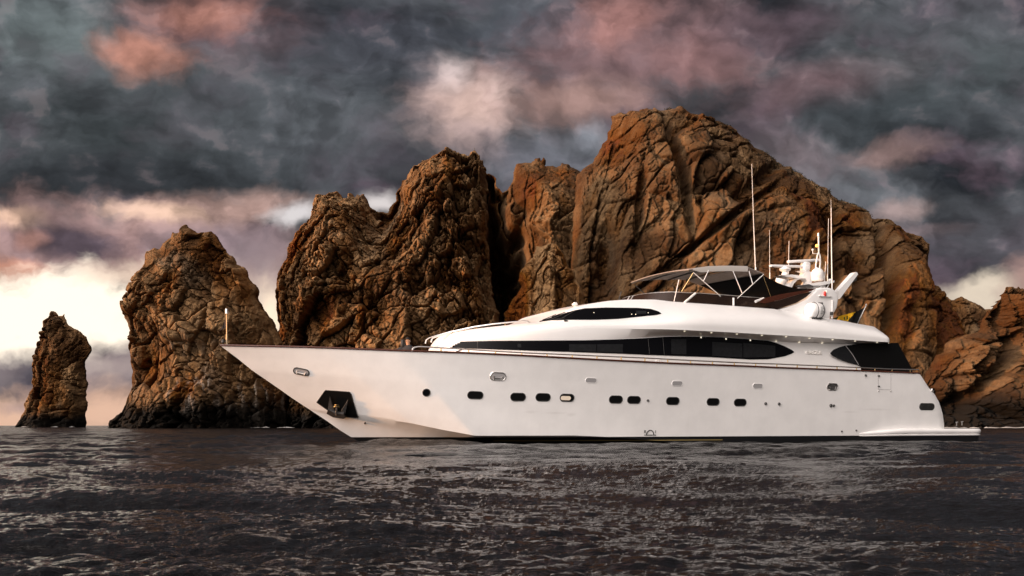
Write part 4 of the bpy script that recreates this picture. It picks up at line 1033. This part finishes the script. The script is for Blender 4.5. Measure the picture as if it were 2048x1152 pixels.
# --- sun awning on its folding frame
CQ = 2.05
near_ = [(1378,539),(1396,536.2),(1417,533.2),(1456,532.3),(1495,533.4)]
zn = [U3(x, y, -CQ) for x, y in near_]; zs_t = np.array([[p.x, p.z] for p in zn])
rows = []; Sx = np.linspace(zs_t[0, 0], zs_t[-1, 0], 26)
cz = lambda s: float(np.interp(s, zs_t[:, 0], zs_t[:, 1]))
aw = MB(); top, bot = [], []
for s in Sx:
    z0 = cz(s); fr = float(sstep(zs_t[1, 0] + .2, zs_t[0, 0], s))
    qs = np.linspace(-CQ, CQ, 17)
    top.append([(s, q, z0 + .10 * (1 - (q / CQ) ** 2) - .012 * math.sin(s * 5) * (1 - (q / CQ) ** 2)) for q in qs]); bot.append([(s, q, z - .025) for s, q, z in top[-1]])
aw.grid(top); aw.grid([r[::-1] for r in bot])
ed = [r[0] for r in top] + top[-1][1:] + [r[-1] for r in top[::-1]][1:] + top[0][::-1][1:-1]; el = [r[0] for r in bot] + bot[-1][1:] + [r[-1] for r in bot[::-1]][1:] + bot[0][::-1][1:-1]
aw.grid([[a, b_] for a, b_ in zip(ed + ed[:1], el + el[:1])])
awn = aw.obj('sun_awning', M['canvas'], yacht, 50)
vl = MB(); sA = un(1385, 541, -CQ)[0]; rows = []
for s in np.linspace(sA, zs_t[-1, 0], 22):
    d_ = .16 * float(sstep(sA - .1, sA + .5, s)) + .03
    rows.append([(s, -CQ - .012, cz(s) + .02), (s, -CQ - .03, cz(s) - d_ * .5), (s, -CQ - .02, cz(s) - d_), (s, -CQ + .02, cz(s) - d_)])
vl.grid(rows); vl.obj('valance', mat('pale_canvas', (0.52, 0.48, 0.44), 0.9, spec=0.1, bump=0.15, bscale=200), awn)
tl = MB(); pts = [U3(1495,533.4,-CQ), U3(1528,546.5,-CQ + .1), U3(1495,541,-CQ)]
rr = Vector((0, 2 * CQ, 0)); tl.prism([pts[0], pts[0] + rr, pts[1] + rr, pts[1]], Vector((0, 0, -.04))); tl.obj('rear_flap', M['canvas'], awn)
for x in (1380, 1417, 1456, 1494):
    s = un(x, 536, -CQ)[0]; g = MB(); g.tube([(s, q, cz(s) + .10 * (1 - (q / CQ) ** 2) - .06) for q in np.linspace(-CQ + .03, CQ - .03, 13)], .028, 6); g.obj('bow', M['dgrey'], awn)
fr = [((1358,559),(1348,603)),((1387,545),(1441,592.5)),((1417,541),(1407,562)),((1466,542),(1484.5,587)),((1527,549),(1475,596.5)),((1498,542),(1505.5,568))]
for a, b_ in fr:
    g = MB(); g.tube([U3(*a, -CQ - .05), U3(*b_, -2.16)], .016, 8); g.obj('awning_pole', M['white'], awn)
    if a[0] in (1387, 1466, 1358):
        g = MB(); pa, pb = U3(*a, -CQ), U3(*b_, -2.1); pa.y = CQ; pb.y = 2.1; g.tube([pa, pb], .02, 6); g.obj('awning_pole', M['dgrey'], awn)
g = MB(); g.tube([U3(1526, 550, -CQ), U3(1546, 606, -2.1)], .008, 5); g.obj('lashing', M['brass'], awn)
g = MB(); g.tube([U3(1386, 546, -CQ), U3(1363, 583, -2.0)], .010, 5); g.obj('lashing', M['brass'], awn)
for a, b_, r_ in (((1391, 586.5), (1369, 605), .045), ((1467, 596), (1467, 611.5), .04), ((1527, 597), (1511, 603), .05)):
    g = MB(); g.tube([U3(*a, -2.2), U3(*b_, -2.27)], r_, 8); g.obj('screen_stanchion', M['white'], wscr)

# --- radar arch
def arch_pts(pl, q): return [U3(x, y, q) for x, y in pl]
AO = [(1549,620),(1575,612.3),(1598,604),(1613.7,596.6),(1625,587),(1634.7,576.8),(1643,574.9),(1652,574.6),(1661,575.5),(1667,577.8),(1672,581),(1675.5,586),(1677.5,592),(1677.7,598.5),(1676.8,607),(1675,615.7),(1671.5,622.5),(1667,629),(1662,634),(1660,645),(1612,640)]
arch = MB()
c0 = [U3(x, y, -2.30) for x, y in AO]
bm = bmesh.new(); fv = [bm.verts.new(p) for p in c0]; f_ = bm.faces.new(fv)
r_ = bmesh.ops.extrude_face_region(bm, geom=[f_])
bmesh.ops.translate(bm, verts=[v for v in r_['geom'] if isinstance(v, bmesh.types.BMVert)], vec=(0, .42, 0))
bmesh.ops.recalc_face_normals(bm, faces=bm.faces)
bmesh.ops.bevel(bm, geom=[e for e in bm.edges if abs(e.verts[0].co.y - e.verts[1].co.y) < .01], offset=.09, segments=4, affect='EDGES', profile=.5)
bm.verts.index_update(); fv = [v.co.copy() for v in bm.verts]; ff = [[v.index for v in f.verts] for f in bm.faces]; bm.free()
arch.add(fv, ff); arch.add([(p.x, -p.y, p.z) for p in fv], [f[::-1] for f in ff])
pA, pB = U3(1642, 580, -2.1), U3(1672, 590, -2.1)
arch.box(((pA.x + pB.x) / 2 - .1, 0, pA.z - .22), (abs(pB.x - pA.x) + .25, 4.0, .36), bev=.12)
archo = arch.obj('radar_arch', M['gel2'], yacht, 40)
wing = MB(); wing.prism([U3(x, y, -2.315) for x, y in [(1553,619.5),(1560,616.5),(1592,606),(1612,594.5),(1625,582.5),(1600,588.5),(1560,600),(1530,607.5)]], Vector((0, .03, 0))); wing.obj('wing_screen', M['tint'], archo)
wd = MB(); wd.prism([U3(x, y, -2.27) for x, y in [(1514,603.5),(1527,596.8),(1560,588.5),(1600,582),(1632,577.2),(1622,582.5),(1600,588),(1560,599.5),(1530,607)]], Vector((0, .05, 0))); wd.obj('coaming_board', M['wood'], archo)
g = MB(); p = U3(1650, 592.5, -2.33); g.box(p, (.65, .10, .05), bev=.02); sh_ = g.obj('lamp_shelf', M['white'], archo)
g = MB(); p = U3(1650, 588, -2.36); g.lathe(p - Vector((0, 0, .09)), [(.05, 0), (.055, .05), (.05, .16), (.02, .2)], 10); g.obj('side_light', M['red'], sh_)
g = MB(); p = U3(1652, 585, -2.37); g.lathe(p, [(.03, 0), (.035, .05), (.01, .08)], 8); g.obj('side_lamp', M['lamp'], sh_)
# shade stretched from the awning to the arch
sl = MB(); c_ = [U3(1524, 549, -CQ + .05), U3(1634, 576.5, -1.9)]; d_ = [Vector((c_[0].x, CQ, c_[0].z + .05)), Vector((c_[1].x, 1.9, c_[1].z + .1))]
rows = []
for u in np.linspace(0, 1, 22):
    r = []
    for v in np.linspace(0, 1, 14):
        a = c_[0].lerp(c_[1], u); b_ = d_[0].lerp(d_[1], u); p = a.lerp(b_, v)
        p.z -= .62 * math.sin(math.pi * u) ** 1 * (.35 + .65 * math.sin(math.pi * v)) ; r.append(p)
    rows.append(r)
sl.grid(rows); k_ = len(sl.v); sl.grid([[p - Vector((0, 0, .015)) for p in r][::-1] for r in rows]); sl.obj('shade_sail', M['black'], yacht, 60)

# --- masthead gear
def mq(px, py, q=0.0): return U3(px, py, q)
mast = MB(); MQ = -0.9
def pz(pl, q, th, mb): mb.prism([U3(x, y, q) for x, y in pl], Vector((0, th, 0)))
pz([(1577,573),(1584,562),(1592,556.5),(1606,552),(1610,545),(1600,541),(1616,541),(1624,545),(1627,556),(1622,570),(1617,576),(1600,576.5),(1610,571),(1614,562.5),(1611,557),(1604,557),(1594,560.5),(1588,567),(1584,575)], MQ, .30, mast)
pz([(1564,550.5),(1584,549),(1612,552.5),(1611,556.5),(1596,556.5),(1572,553)], MQ - .12, .55, mast)
pz([(1617,568),(1640,563.5),(1669,561),(1669,564.5),(1655,568.5),(1640,571),(1625,571)], -1.75, .8, mast)
pz([(1626,570),(1652,568),(1650,578),(1628,578)], -1.55, .4, mast)
for a, b_ in (((1652, 564), (1640, 576)), ((1661, 564), (1653, 577)), ((1634, 535), (1629, 546))): mast.tube([U3(*a, -1.6), U3(*b_, -1.7)], .025, 6)
masto = mast.obj('equipment_mast', M['gel2'], yacht, 40)
def dome(px, py, rpx, hpx, q, name='satellite_dome'):
    p = U3(px, py, q); r = rpx / F * (math.hypot(p.x - CL.x, p.y - CL.y)); h = hpx / rpx * r
    g = MB(); prof = [(r * .62, -h * .62), (r * .9, -h * .55), (r * .97, -h * .30), (r, -h * .28), (r, h * .1)] + [(r * math.cos(t), h * .1 + (h * .62) * math.sin(t)) for t in np.linspace(.15, 1.5, 8)] + [(0.003, h * .725)]
    g.lathe(p, prof, 24); return g.obj(name, M['gel2'], yacht, 50)
dome(1635, 550, 12.2, 19, -1.4); dome(1562.5, 563, 11.2, 17, .4); 
g = MB(); p = U3(1570, 549, -.8); f_ = (p - CL).length / F
g.lathe(p, [(7 * f_, -.02), (6 * f_, 3 * f_), (5 * f_, 5 * f_), (10 * f_, 7.5 * f_), (11.2 * f_, 10 * f_), (10.5 * f_, 12.2 * f_), (5 * f_, 13.5 * f_), (4.5 * f_, 15 * f_), (2 * f_, 16 * f_)], 20); g.obj('thermal_camera', M['gel2'], yacht, 40)
def radar(a, b_, thk, ped, q):
    g = MB(); pa, pb = U3(*a, q), U3(*b_, q); d_ = pb - pa; L_ = d_.length; d_.normalize(); z_ = Vector((0, 0, 1)); y_ = z_.cross(d_).normalized(); z_ = d_.cross(y_)
    R_ = Matrix((d_, y_, z_)).transposed(); f_ = (pa - CL).length / F
    g.box((pa + pb) / 2, (L_, .16, thk * f_), R_, bev=.03); o = g.obj('radar_scanner', M['gel2'], yacht, 40)
    h_ = MB(); pp = U3(*ped, q); h_.box(pp, (16 * f_, .32, 12 * f_), bev=.07); h_.box(pp - Vector((0, 0, 6 * f_)), (11 * f_, .3, 6 * f_), bev=.03); h_.obj('gearbox', M['gel2'], o, 40); return o
radar((1540, 531.8), (1603, 533.3), 4.6, (1610, 536), -.75); radar((1575.5, 523.8), (1637, 520.3), 5.4, (1611, 531), -.3)
lp = MB(); lp.tube([U3(*p, -1.0) for p in ((1631, 545), (1632, 528), (1635, 510), (1637.3, 505))], .032, 8); lp.tube([U3(*p, -1.0) for p in ((1639, 543), (1640.5, 525), (1640, 512), (1637.5, 505), (1637.2, 490), (1637, 474))], .032, 8); lp.tube([U3(*p, -1.0) for p in ((1637, 507.5), (1625.5, 507), (1625.3, 502))], .016, 6)
lp.tube([U3(1637, 480, -1.0), U3(1637, 473, -1.0)], [.03, .045], 8)
lmast = lp.obj('light_mast', M['white'], yacht)
p = U3(1637, 472, -1.0); f_ = (p - CL).length / F; g = MB(); g.lathe(p, [(2.6 * f_, 0), (2.6 * f_, 1.6 * f_), (2.2 * f_, 1.7 * f_), (2.2 * f_, 4.3 * f_), (2.6 * f_, 4.4 * f_), (2.6 * f_, 5.4 * f_), (1.2 * f_, 6 * f_)], 12); g.obj('masthead_light', M['steel'], lmast)
p = U3(1633.5, 494, -1.03); g = MB(); g.lathe(p, [(2 * f_, 0), (2.6 * f_, 1 * f_), (2.6 * f_, 4 * f_), (1 * f_, 5.2 * f_)], 12); g.obj('amber_light', M['amber'], lmast)
p = U3(1625.3, 503, -1.0); g = MB(); g.lathe(p, [(.8 * f_, 0), (.8 * f_, 1.6 * f_), (2.1 * f_, 2.2 * f_), (2.2 * f_, 4 * f_), (1.2 * f_, 5.2 * f_)], 12); g.obj('gps_aerial', M['white'], lmast)
p = U3(1660, 561, -1.5); g = MB(); g.lathe(p - Vector((0, 0, .02)), [(2 * f_, 0), (4 * f_, 1 * f_), (4 * f_, 2.6 * f_), (2 * f_, 4 * f_)], 12); g.obj('gps_aerial', M['white'], masto)
for pts, r0, r1, q in (([(1511.3,546),(1507.2,447),(1503.4,328)], .030, .010, -1.2), ([(1539.7,556),(1539.4,530),(1539,460)], .020, .009, .8), ([(1576,574),(1577,540),(1578,482)], .026, .016, .2), ([(1655,562),(1656,500),(1657,437)], .020, .010, -.6), ([(1664.5,598),(1663,500),(1662.3,425)], .036, .022, -2.2), ([(1662.3,426),(1662,412),(1661.9,399)], .012, .006, -2.2), ([(1649,562),(1650,545),(1651.5,523)], .020, .012, -1.3)):
    P_ = [U3(x, y, q) for x, y in pts]; r0 *= .72; r1 *= .7; g = MB(); g.tube(P_, [r0, (r0 + r1) / 2, r1], 7); wa = g.obj('whip_antenna', M['white'], yacht)
    g = MB(); g.tube([P_[0] - Vector((0, 0, .05)), P_[0] + Vector((0, 0, .22))], r0 * 1.5, 8); g.obj('ferrule', M['white'], wa)
g = MB(); g.tube([U3(1664.6, 600, -2.36), U3(1664.5, 625, -2.36), U3(1664, 637, -2.36)], [.036, .05, .04], 8); lad = g.obj('antenna_foot', M['white'], yacht)
g = MB(); g.box(U3(1663, 627, -2.42), (.12, .08, .14), bev=.02); g.obj('clamp', M['dgrey'], lad)
cr = MB(); cr.prism([U3(x, y, -1.55) for x, y in [(1677,581.5),(1709,545.6),(1712,544),(1715,545.5),(1716,549),(1713,553),(1679.5,598)]], Vector((0, .28, 0))); cro = cr.obj('boat_crane', M['gel2'], yacht, 40)
g = MB(); g.prism([U3(x, y, -1.5) for x, y in [(1708,557),(1714,552.5),(1713.5,560),(1710,563)]], Vector((0, .18, 0))); g.obj('hook_block', M['dgrey'], cro)

# --- liferaft canister on its cradle
p = U3(1629.5, 621.5, -2.62); f_ = (p - CL).length / F; w_, r_ = 33 * f_, 15.5 * f_
lr = MB(); Rx = Matrix.Rotation(math.radians(90), 3, 'Y')
prof = [(.02, -w_ * .5), (r_ * .72, -w_ * .5), (r_ * .9, -w_ * .44), (r_ * .98, -w_ * .3), (r_, -w_ * .06), (r_ * 1.05, -w_ * .05), (r_ * 1.05, w_ * .05), (r_, w_ * .06), (r_ * .98, w_ * .3), (r_ * .9, w_ * .44), (r_ * .72, w_ * .5), (.02, w_ * .5)]
lr.lathe(p, prof, 24, Rx); lro = lr.obj('liferaft_canister', M['gel2'], yacht, 45)
g = MB()
for sx in (-.12, .30): g.tube([p + Vector((sx * w_, math.cos(t) * r_ * 1.03, math.sin(t) * r_ * 1.03)) for t in np.linspace(0, 2 * math.pi, 25)[:-1]], .014, 6, closed=True)
g.obj('strap', M['ink'], lro)
g = MB(); rs3 = np.random.RandomState(3)
sq = []
for k in range(34):
    t = math.radians(158 + 14 * (k // 9) + rs3.uniform(-3, 3)); a = (-.03 + .26 * ((k % 9) / 8 if (k // 9) % 2 == 0 else 1 - (k % 9) / 8)) * w_
    sq.append(p + Vector((a, math.cos(t) * r_ * 1.02, math.sin(t) * r_ * 1.02)))
g.tube(sq, .007, 5)
g.obj('lettering', M['ink'], lro)
g = MB()
for sx in (-.3, .32): g.tube([p + Vector((sx * w_, -.15, -r_ * .95)), p + Vector((sx * w_ - .05, -.05, -r_ * 1.25)), p + Vector((sx * w_ + .06, .2, -r_ * 1.3))], .022, 6)
g.tube([p + Vector((-.42 * w_, -.15, -r_ * .95)), p + Vector((.42 * w_, -.15, -r_ * .95))], .02, 6); g.obj('cradle', M['dgrey'], lro)
g = MB(); g.box(p + Vector((.36 * w_, -.1, r_ * .85)), (.1, .1, .12), bev=.02); g.obj('release_unit', M['dgrey'], lro)
# searchlight on the wheelhouse roof
p = U3(1149.5, 612, -1.2); f_ = (p - CL).length / F; g = MB(); g.lathe(p - Vector((0, 0, 5 * f_)), [(3 * f_, 0), (2 * f_, 1.5 * f_), (2 * f_, 6 * f_)], 10); g.box(p + Vector((0, 0, 3 * f_)), (11 * f_, 7 * f_, 4.4 * f_), bev=.03); g.box(p + Vector((.02, 0, 6 * f_)), (7 * f_, 4 * f_, 3 * f_), bev=.02); g.obj('searchlight', M['white'], yacht)

# --- rails
cq = lambda s: Bs(s) - .06
rt = [(824.7,700.5),(826,696.5),(829,694.6),(839,693.2),(882,695.6),(937,699),(991,702.4),(1043.5,705.5),(1094,707.6),(1145,709.7),(1194,712),(1289,716),(1381,721),(1468.7,725),(1512,726.8),(1553.6,728),(1634,731.5),(1713,735),(1784,738.4),(1837,739.6)]
def on_rail(x, y):
    s = 12.0
    for _ in range(30): s = .5 * s + .5 * un(x, y, -cq(s))[0]
    return U3(x, y, -cq(s))
g = MB(); pr = [on_rail(*p) for p in rt]; g.tube(pr, .024, 8); hr = g.obj('side_rail', M['steel'], yacht)
g = MB(); g.tube([(p.x, -p.y, p.z) for p in pr], .024, 8); hr2 = g.obj('side_rail', M['steel'], yacht)
for x in (882,937,991,1043.5,1094,1144.6,1193.8,1242.4,1289.8,1335.4,1381,1425,1468.7,1511.5,1553.6,1594.4,1634,1674,1712.8,1750,1784,1820):
    y = float(np.interp(x, [a for a, _ in rt[3:]], [b_ for _, b_ in rt[3:]])); p = on_rail(x, y); z0 = sheer(p.x)
    for sg, par in ((1, hr), (-1, hr2)):
        g = MB(); g.tube([(p.x, sg * p.y, z0), (p.x, sg * p.y, p.z)], .022, 6); g.obj('stanchion', M['brass'], par)
def fq(s): return max(Bh(s) - .85, .3)
def on_f(x, y):
    s = HS0 + 2
    for _ in range(30): s = .5 * s + .5 * un(x, y, -fq(s))[0]
    return U3(x, y, -fq(s))
fr1 = [(862,684.5),(863,679),(866,675.5),(885,669),(905.5,663),(947.6,653.6),(984.5,648.2),(1020,644.5),(1048,642.2),(1055,642.8),(1061,647.5)]
g = MB(); P_ = [on_f(*p) for p in fr1]; g.tube(P_, .028, 8); fro = g.obj('foredeck_rail', M['steel'], yacht)
g = MB(); g.tube([on_f(*p) for p in ((850.5,687),(852.5,679.5),(858,675.5),(875,670.5),(905,662.3))], .022, 8); g.obj('foredeck_rail', M['steel'], yacht)
for x, y0, y1 in ((905,663.5,670),(918,660.5,667),(928.5,658,665.5),(952.5,653,660.5),(1010,645.5,653)):
    g = MB(); g.tube([on_f(x, y0), on_f(x, y0) + Vector((0, .02, -(y1 - y0) / F * 44))], .02, 6); g.obj('stanchion', M['brass'], fro)

# --- flag staffs and flags
g = MB(); jp, jt = U3(450.7, 691, 0.0), U3(453.3, 624, 0.0); jp.x += .05
g.tube([jp, jp.lerp(jt, .33), jp.lerp(jt, .34), jp.lerp(jt, .9), jt], [.036, .032, .022, .019, .017], 10); 
js = g.obj('bow_staff', M['staff'], None); js.parent = None
jroot = empty('bow_pennant', BO, PSI); js.parent = jroot
tag(jroot, 'brown triangular pennant on a short staff at the bow tip', 'flag')
g = MB(); g.lathe(jt, [(.05, -.06), (.055, 0), (.05, .1), (.02, .12)], 10); g.obj('finial', M['steel'], js)
g = MB(); g.lathe(U3(445.5, 683, 0) , [(.02, -.08), (.06, -.03), (.06, .03), (.02, .08)], 10); g.tube([U3(445.5, 683, 0), U3(451, 684, 0)], .02, 6); g.obj('anchor_light', M['dgrey'], js)
a, b_, t_ = U3(453, 636, 0), U3(451.6, 655, 0), U3(439, 661.5, .25)
fl = MB(); rows = [[a.lerp(t_, u) + Vector((0, .05 * math.sin(u * 7), 0)), b_.lerp(t_, u) + Vector((0, .05 * math.sin(u * 7 + .6), 0))] for u in np.linspace(0, .98, 10)]
fl.grid(rows); fl.grid([[p + Vector((0, .008, 0)) for p in r][::-1] for r in rows]); fl.obj('cloth', M['pennant'], jroot, 60)
eroot = empty('ensign', BO, PSI); tag(eroot, 'black, yellow and green flag drooping from the slanted staff above the aft deck', 'flag')
eb, et = U3(1713.5, 650, -.6), U3(1732.5, 611, -.6); g = MB(); g.tube([eb, et], .022, 8); es = g.obj('staff', M['steel'], eroot); g = MB(); g.lathe(et, [(.03, -.03), (.05, .02), (.02, .07)], 10); g.obj('finial', M['steel'], es)
edge_t = [(1731,613.5),(1715,622.6),(1699,627),(1682.5,631),(1664.5,638)]; edge_b = [(1714.5,646.5),(1707,645),(1696,642.5),(1682,640),(1665.5,639)]
rows = []; fm = []; nu_, nv_ = 40, 10
et_ = dens(edge_t, nu_); eb_ = dens(edge_b, nu_)
for i in range(nu_):
    u = i / (nu_ - 1); r = []
    for j in range(nv_):
        w = j / (nv_ - 1); r.append(U3(et_[i, 0] + (eb_[i, 0] - et_[i, 0]) * w, et_[i, 1] + (eb_[i, 1] - et_[i, 1]) * w, -.6 + .10 * math.sin(u * 13 + w * 1.5) * min(1, u * 4) + .05 * math.sin(u * 27 + w * 4) * min(1, u * 4)))
    rows.append(r)
for i in range(nu_ - 1):
    for j in range(nv_ - 1):
        u = (i + .5) / nu_; w = (j + .5) / nv_
        m_ = 1
        if u < .30 + .10 * w: m_ = 0
        elif u > .80: m_ = 2
        elif (u - .50) ** 2 / .014 + (w - .55) ** 2 / .05 < 1 and math.sin(u * 60 + w * 9) > -.2: m_ = 2
        fm.append(m_)
fl = MB(); fl.grid(rows); fl.mi = fm[:]; k_ = len(fl.v); fl.v += [tuple(Vector(v) + Vector((0, .01, 0))) for v in fl.v]; fl.f += [tuple(i + k_ for i in f[::-1]) for f in fl.f[:]]; fl.mi += fm
fl.obj('cloth', None, eroot, 60, [M['flagblack'], M['flagyellow'], M['flaggreen']])

# ------------------------------------------------------------------ people on the foredeck
def person(px, py_top, q, face, label, skin, hairm, top, lean=0.0):
    """seated figure: the body is one skinned surface, hair and shirt are its children"""
    root = empty('person', BO, PSI)
    h = U3(px, py_top, q); s0, zt0 = h.x, h.z
    fx, fy = math.cos(face), math.sin(face)
    def P(f, l, z): return Vector((s0 + fx * f - fy * l, q + fy * f + fx * l, zt0 + z))
    J = [P(0, 0, -.86), P(.01, 0, -.62), P(0 + lean * .3, 0, -.40), P(lean * .6, 0, -.29), P(lean + .005, 0, -.21), P(lean + .015, 0, -.12), P(lean + .005, 0, -.045)]
    rad = [.155, .135, .15, .085, .052, .078, .062]
    E = [(i, i + 1) for i in range(6)]
    def chain(a, pts, rs_):
        k = a
        for p, r in zip(pts, rs_): J.append(p); rad.append(r); E.append((k, len(J) - 1)); k = len(J) - 1
    for sg in (-1, 1):
        chain(2, [P(.0, sg * .17, -.35), P(.06, sg * .22, -.60), P(.28, sg * .16, -.68), P(.36, sg * .13, -.68)], [.062, .045, .036, .03])
        pm = len(J) - 1
        for k in range(5):
            l_ = sg * (.16 - k * .016) if k < 4 else sg * .095
            f0, f1 = (.395, .43 + .012 * (k in (1, 2))) if k < 4 else (.37, .395)
            chain(pm, [P(f0, l_, -.69), P(f1, l_, -.71)], [.011, .009])
        chain(0, [P(.10, sg * .10, -.84), P(.46, sg * .12, -.80), P(.50, sg * .12, -1.20), P(.60, sg * .13, -1.23)], [.095, .07, .05, .04])
    me = bpy.data.meshes.new('body'); me.from_pydata([v[:] for v in J], E, [])
    bo = bpy.data.objects.new('body', me); COL.objects.link(bo)
    bo.modifiers.new('skin', 'SKIN')
    for i, r in enumerate(rad): me.skin_vertices[0].data[i].radius = (r, r)
    me.skin_vertices[0].data[0].use_root = True
    sb = bo.modifiers.new('sub', 'SUBSURF'); sb.levels = sb.render_levels = 2
    dg = bpy.context.evaluated_depsgraph_get(); m2 = bpy.data.meshes.new_from_object(bo.evaluated_get(dg)); bpy.data.objects.remove(bo)
    m2.materials.clear(); m2.materials.append(skin); m2.polygons.foreach_set('use_smooth', np.ones(len(m2.polygons), bool))
    link(bpy.data.objects.new('body', m2), root)
    hd = P(lean + .005, 0, -.10)
    def blobm(c, rx, ry, rz, n=14, keep=lambda v: True):
        bm = bmesh.new(); bmesh.ops.create_uvsphere(bm, u_segments=n, v_segments=n, radius=1.0)
        for v in [v for v in bm.verts if not keep(v.co)]: bm.verts.remove(v)
        for v in bm.verts:
            x, y, z = v.co.x * rx, v.co.y * ry, v.co.z * rz; v.co = c + Vector((fx * x - fy * y, fy * x + fx * y, z))
        bm.verts.index_update(); r_ = ([v.co[:] for v in bm.verts], [[v.index for v in f.verts] for f in bm.faces]); bm.free(); return r_
    g = MB(); g.add(*blobm(hd + Vector((0, 0, .01)), .106, .088, .118, keep=lambda v: v.z > .25 or v.x < -.05)); 
    if hairm == 'long': g.add(*blobm(hd + Vector((-fx * .05, -fy * .05, -.08)), .075, .09, .16))
    g.obj('hair', M['hair'], root, 60)
    g = MB()
    g.add(*blobm(hd + Vector((fx * .105, fy * .105, -.02)), .024, .014, .026, 8))
    for sg in (-1, 1): g.add(*blobm(hd + Vector((-fy * .082 * sg, fx * .082 * sg, -.015)), .016, .01, .03, 8))
    g.obj('face_features', skin, root, 60)
    g = MB()
    for sg in (-1, 1): g.add(*blobm(hd + Vector((fx * .088 - fy * .032 * sg, fy * .088 + fx * .032 * sg, .012)), .008, .012, .008, 6))
    g.obj('eyes', M['ink'], root, 60)
    g = MB(); rows = []
    for z, rx, ry in ((-.88, .15, .19), (-.62, .135, .17), (-.45, .15, .20), (-.35, .13, .235), (-.29, .10, .17), (-.245, .07, .075)):
        f_ = lean * (1 + z) * .8
        rows.append([P(f_ + rx * math.cos(t), ry * math.sin(t), z) for t in np.linspace(0, 2 * math.pi, 21)[:-1]])
    g.grid(rows, closed=True)
    for sg in (-1, 1): g.tube([P(lean * .5, sg * .17, -.34), P(.03, sg * .215, -.48), P(.06, sg * .225, -.6)], [.082, .066, .055], 10)
    g.obj('shirt', top, root, 60); return tag(root, label, 'person', 'people sitting on the foredeck')
person(805.5, 679.5, 0.2, math.radians(70), 'person with long dark hair in dark clothes seated on the foredeck', M['skin'], 'long', M['cloth'])
person(818, 676, -.3, math.radians(205), 'person with sunlit face and dark shirt seated on the foredeck beside the rail', M['skin'], 'short', M['cloth'], .05)
g = MB(); p = U3(812, 690, 0); g.box((p.x + .1, 0.1, p.z - .55 - .35), (1.5, 2.0, .5), bev=.08); g.obj('foredeck_seat', M['white'], yacht)
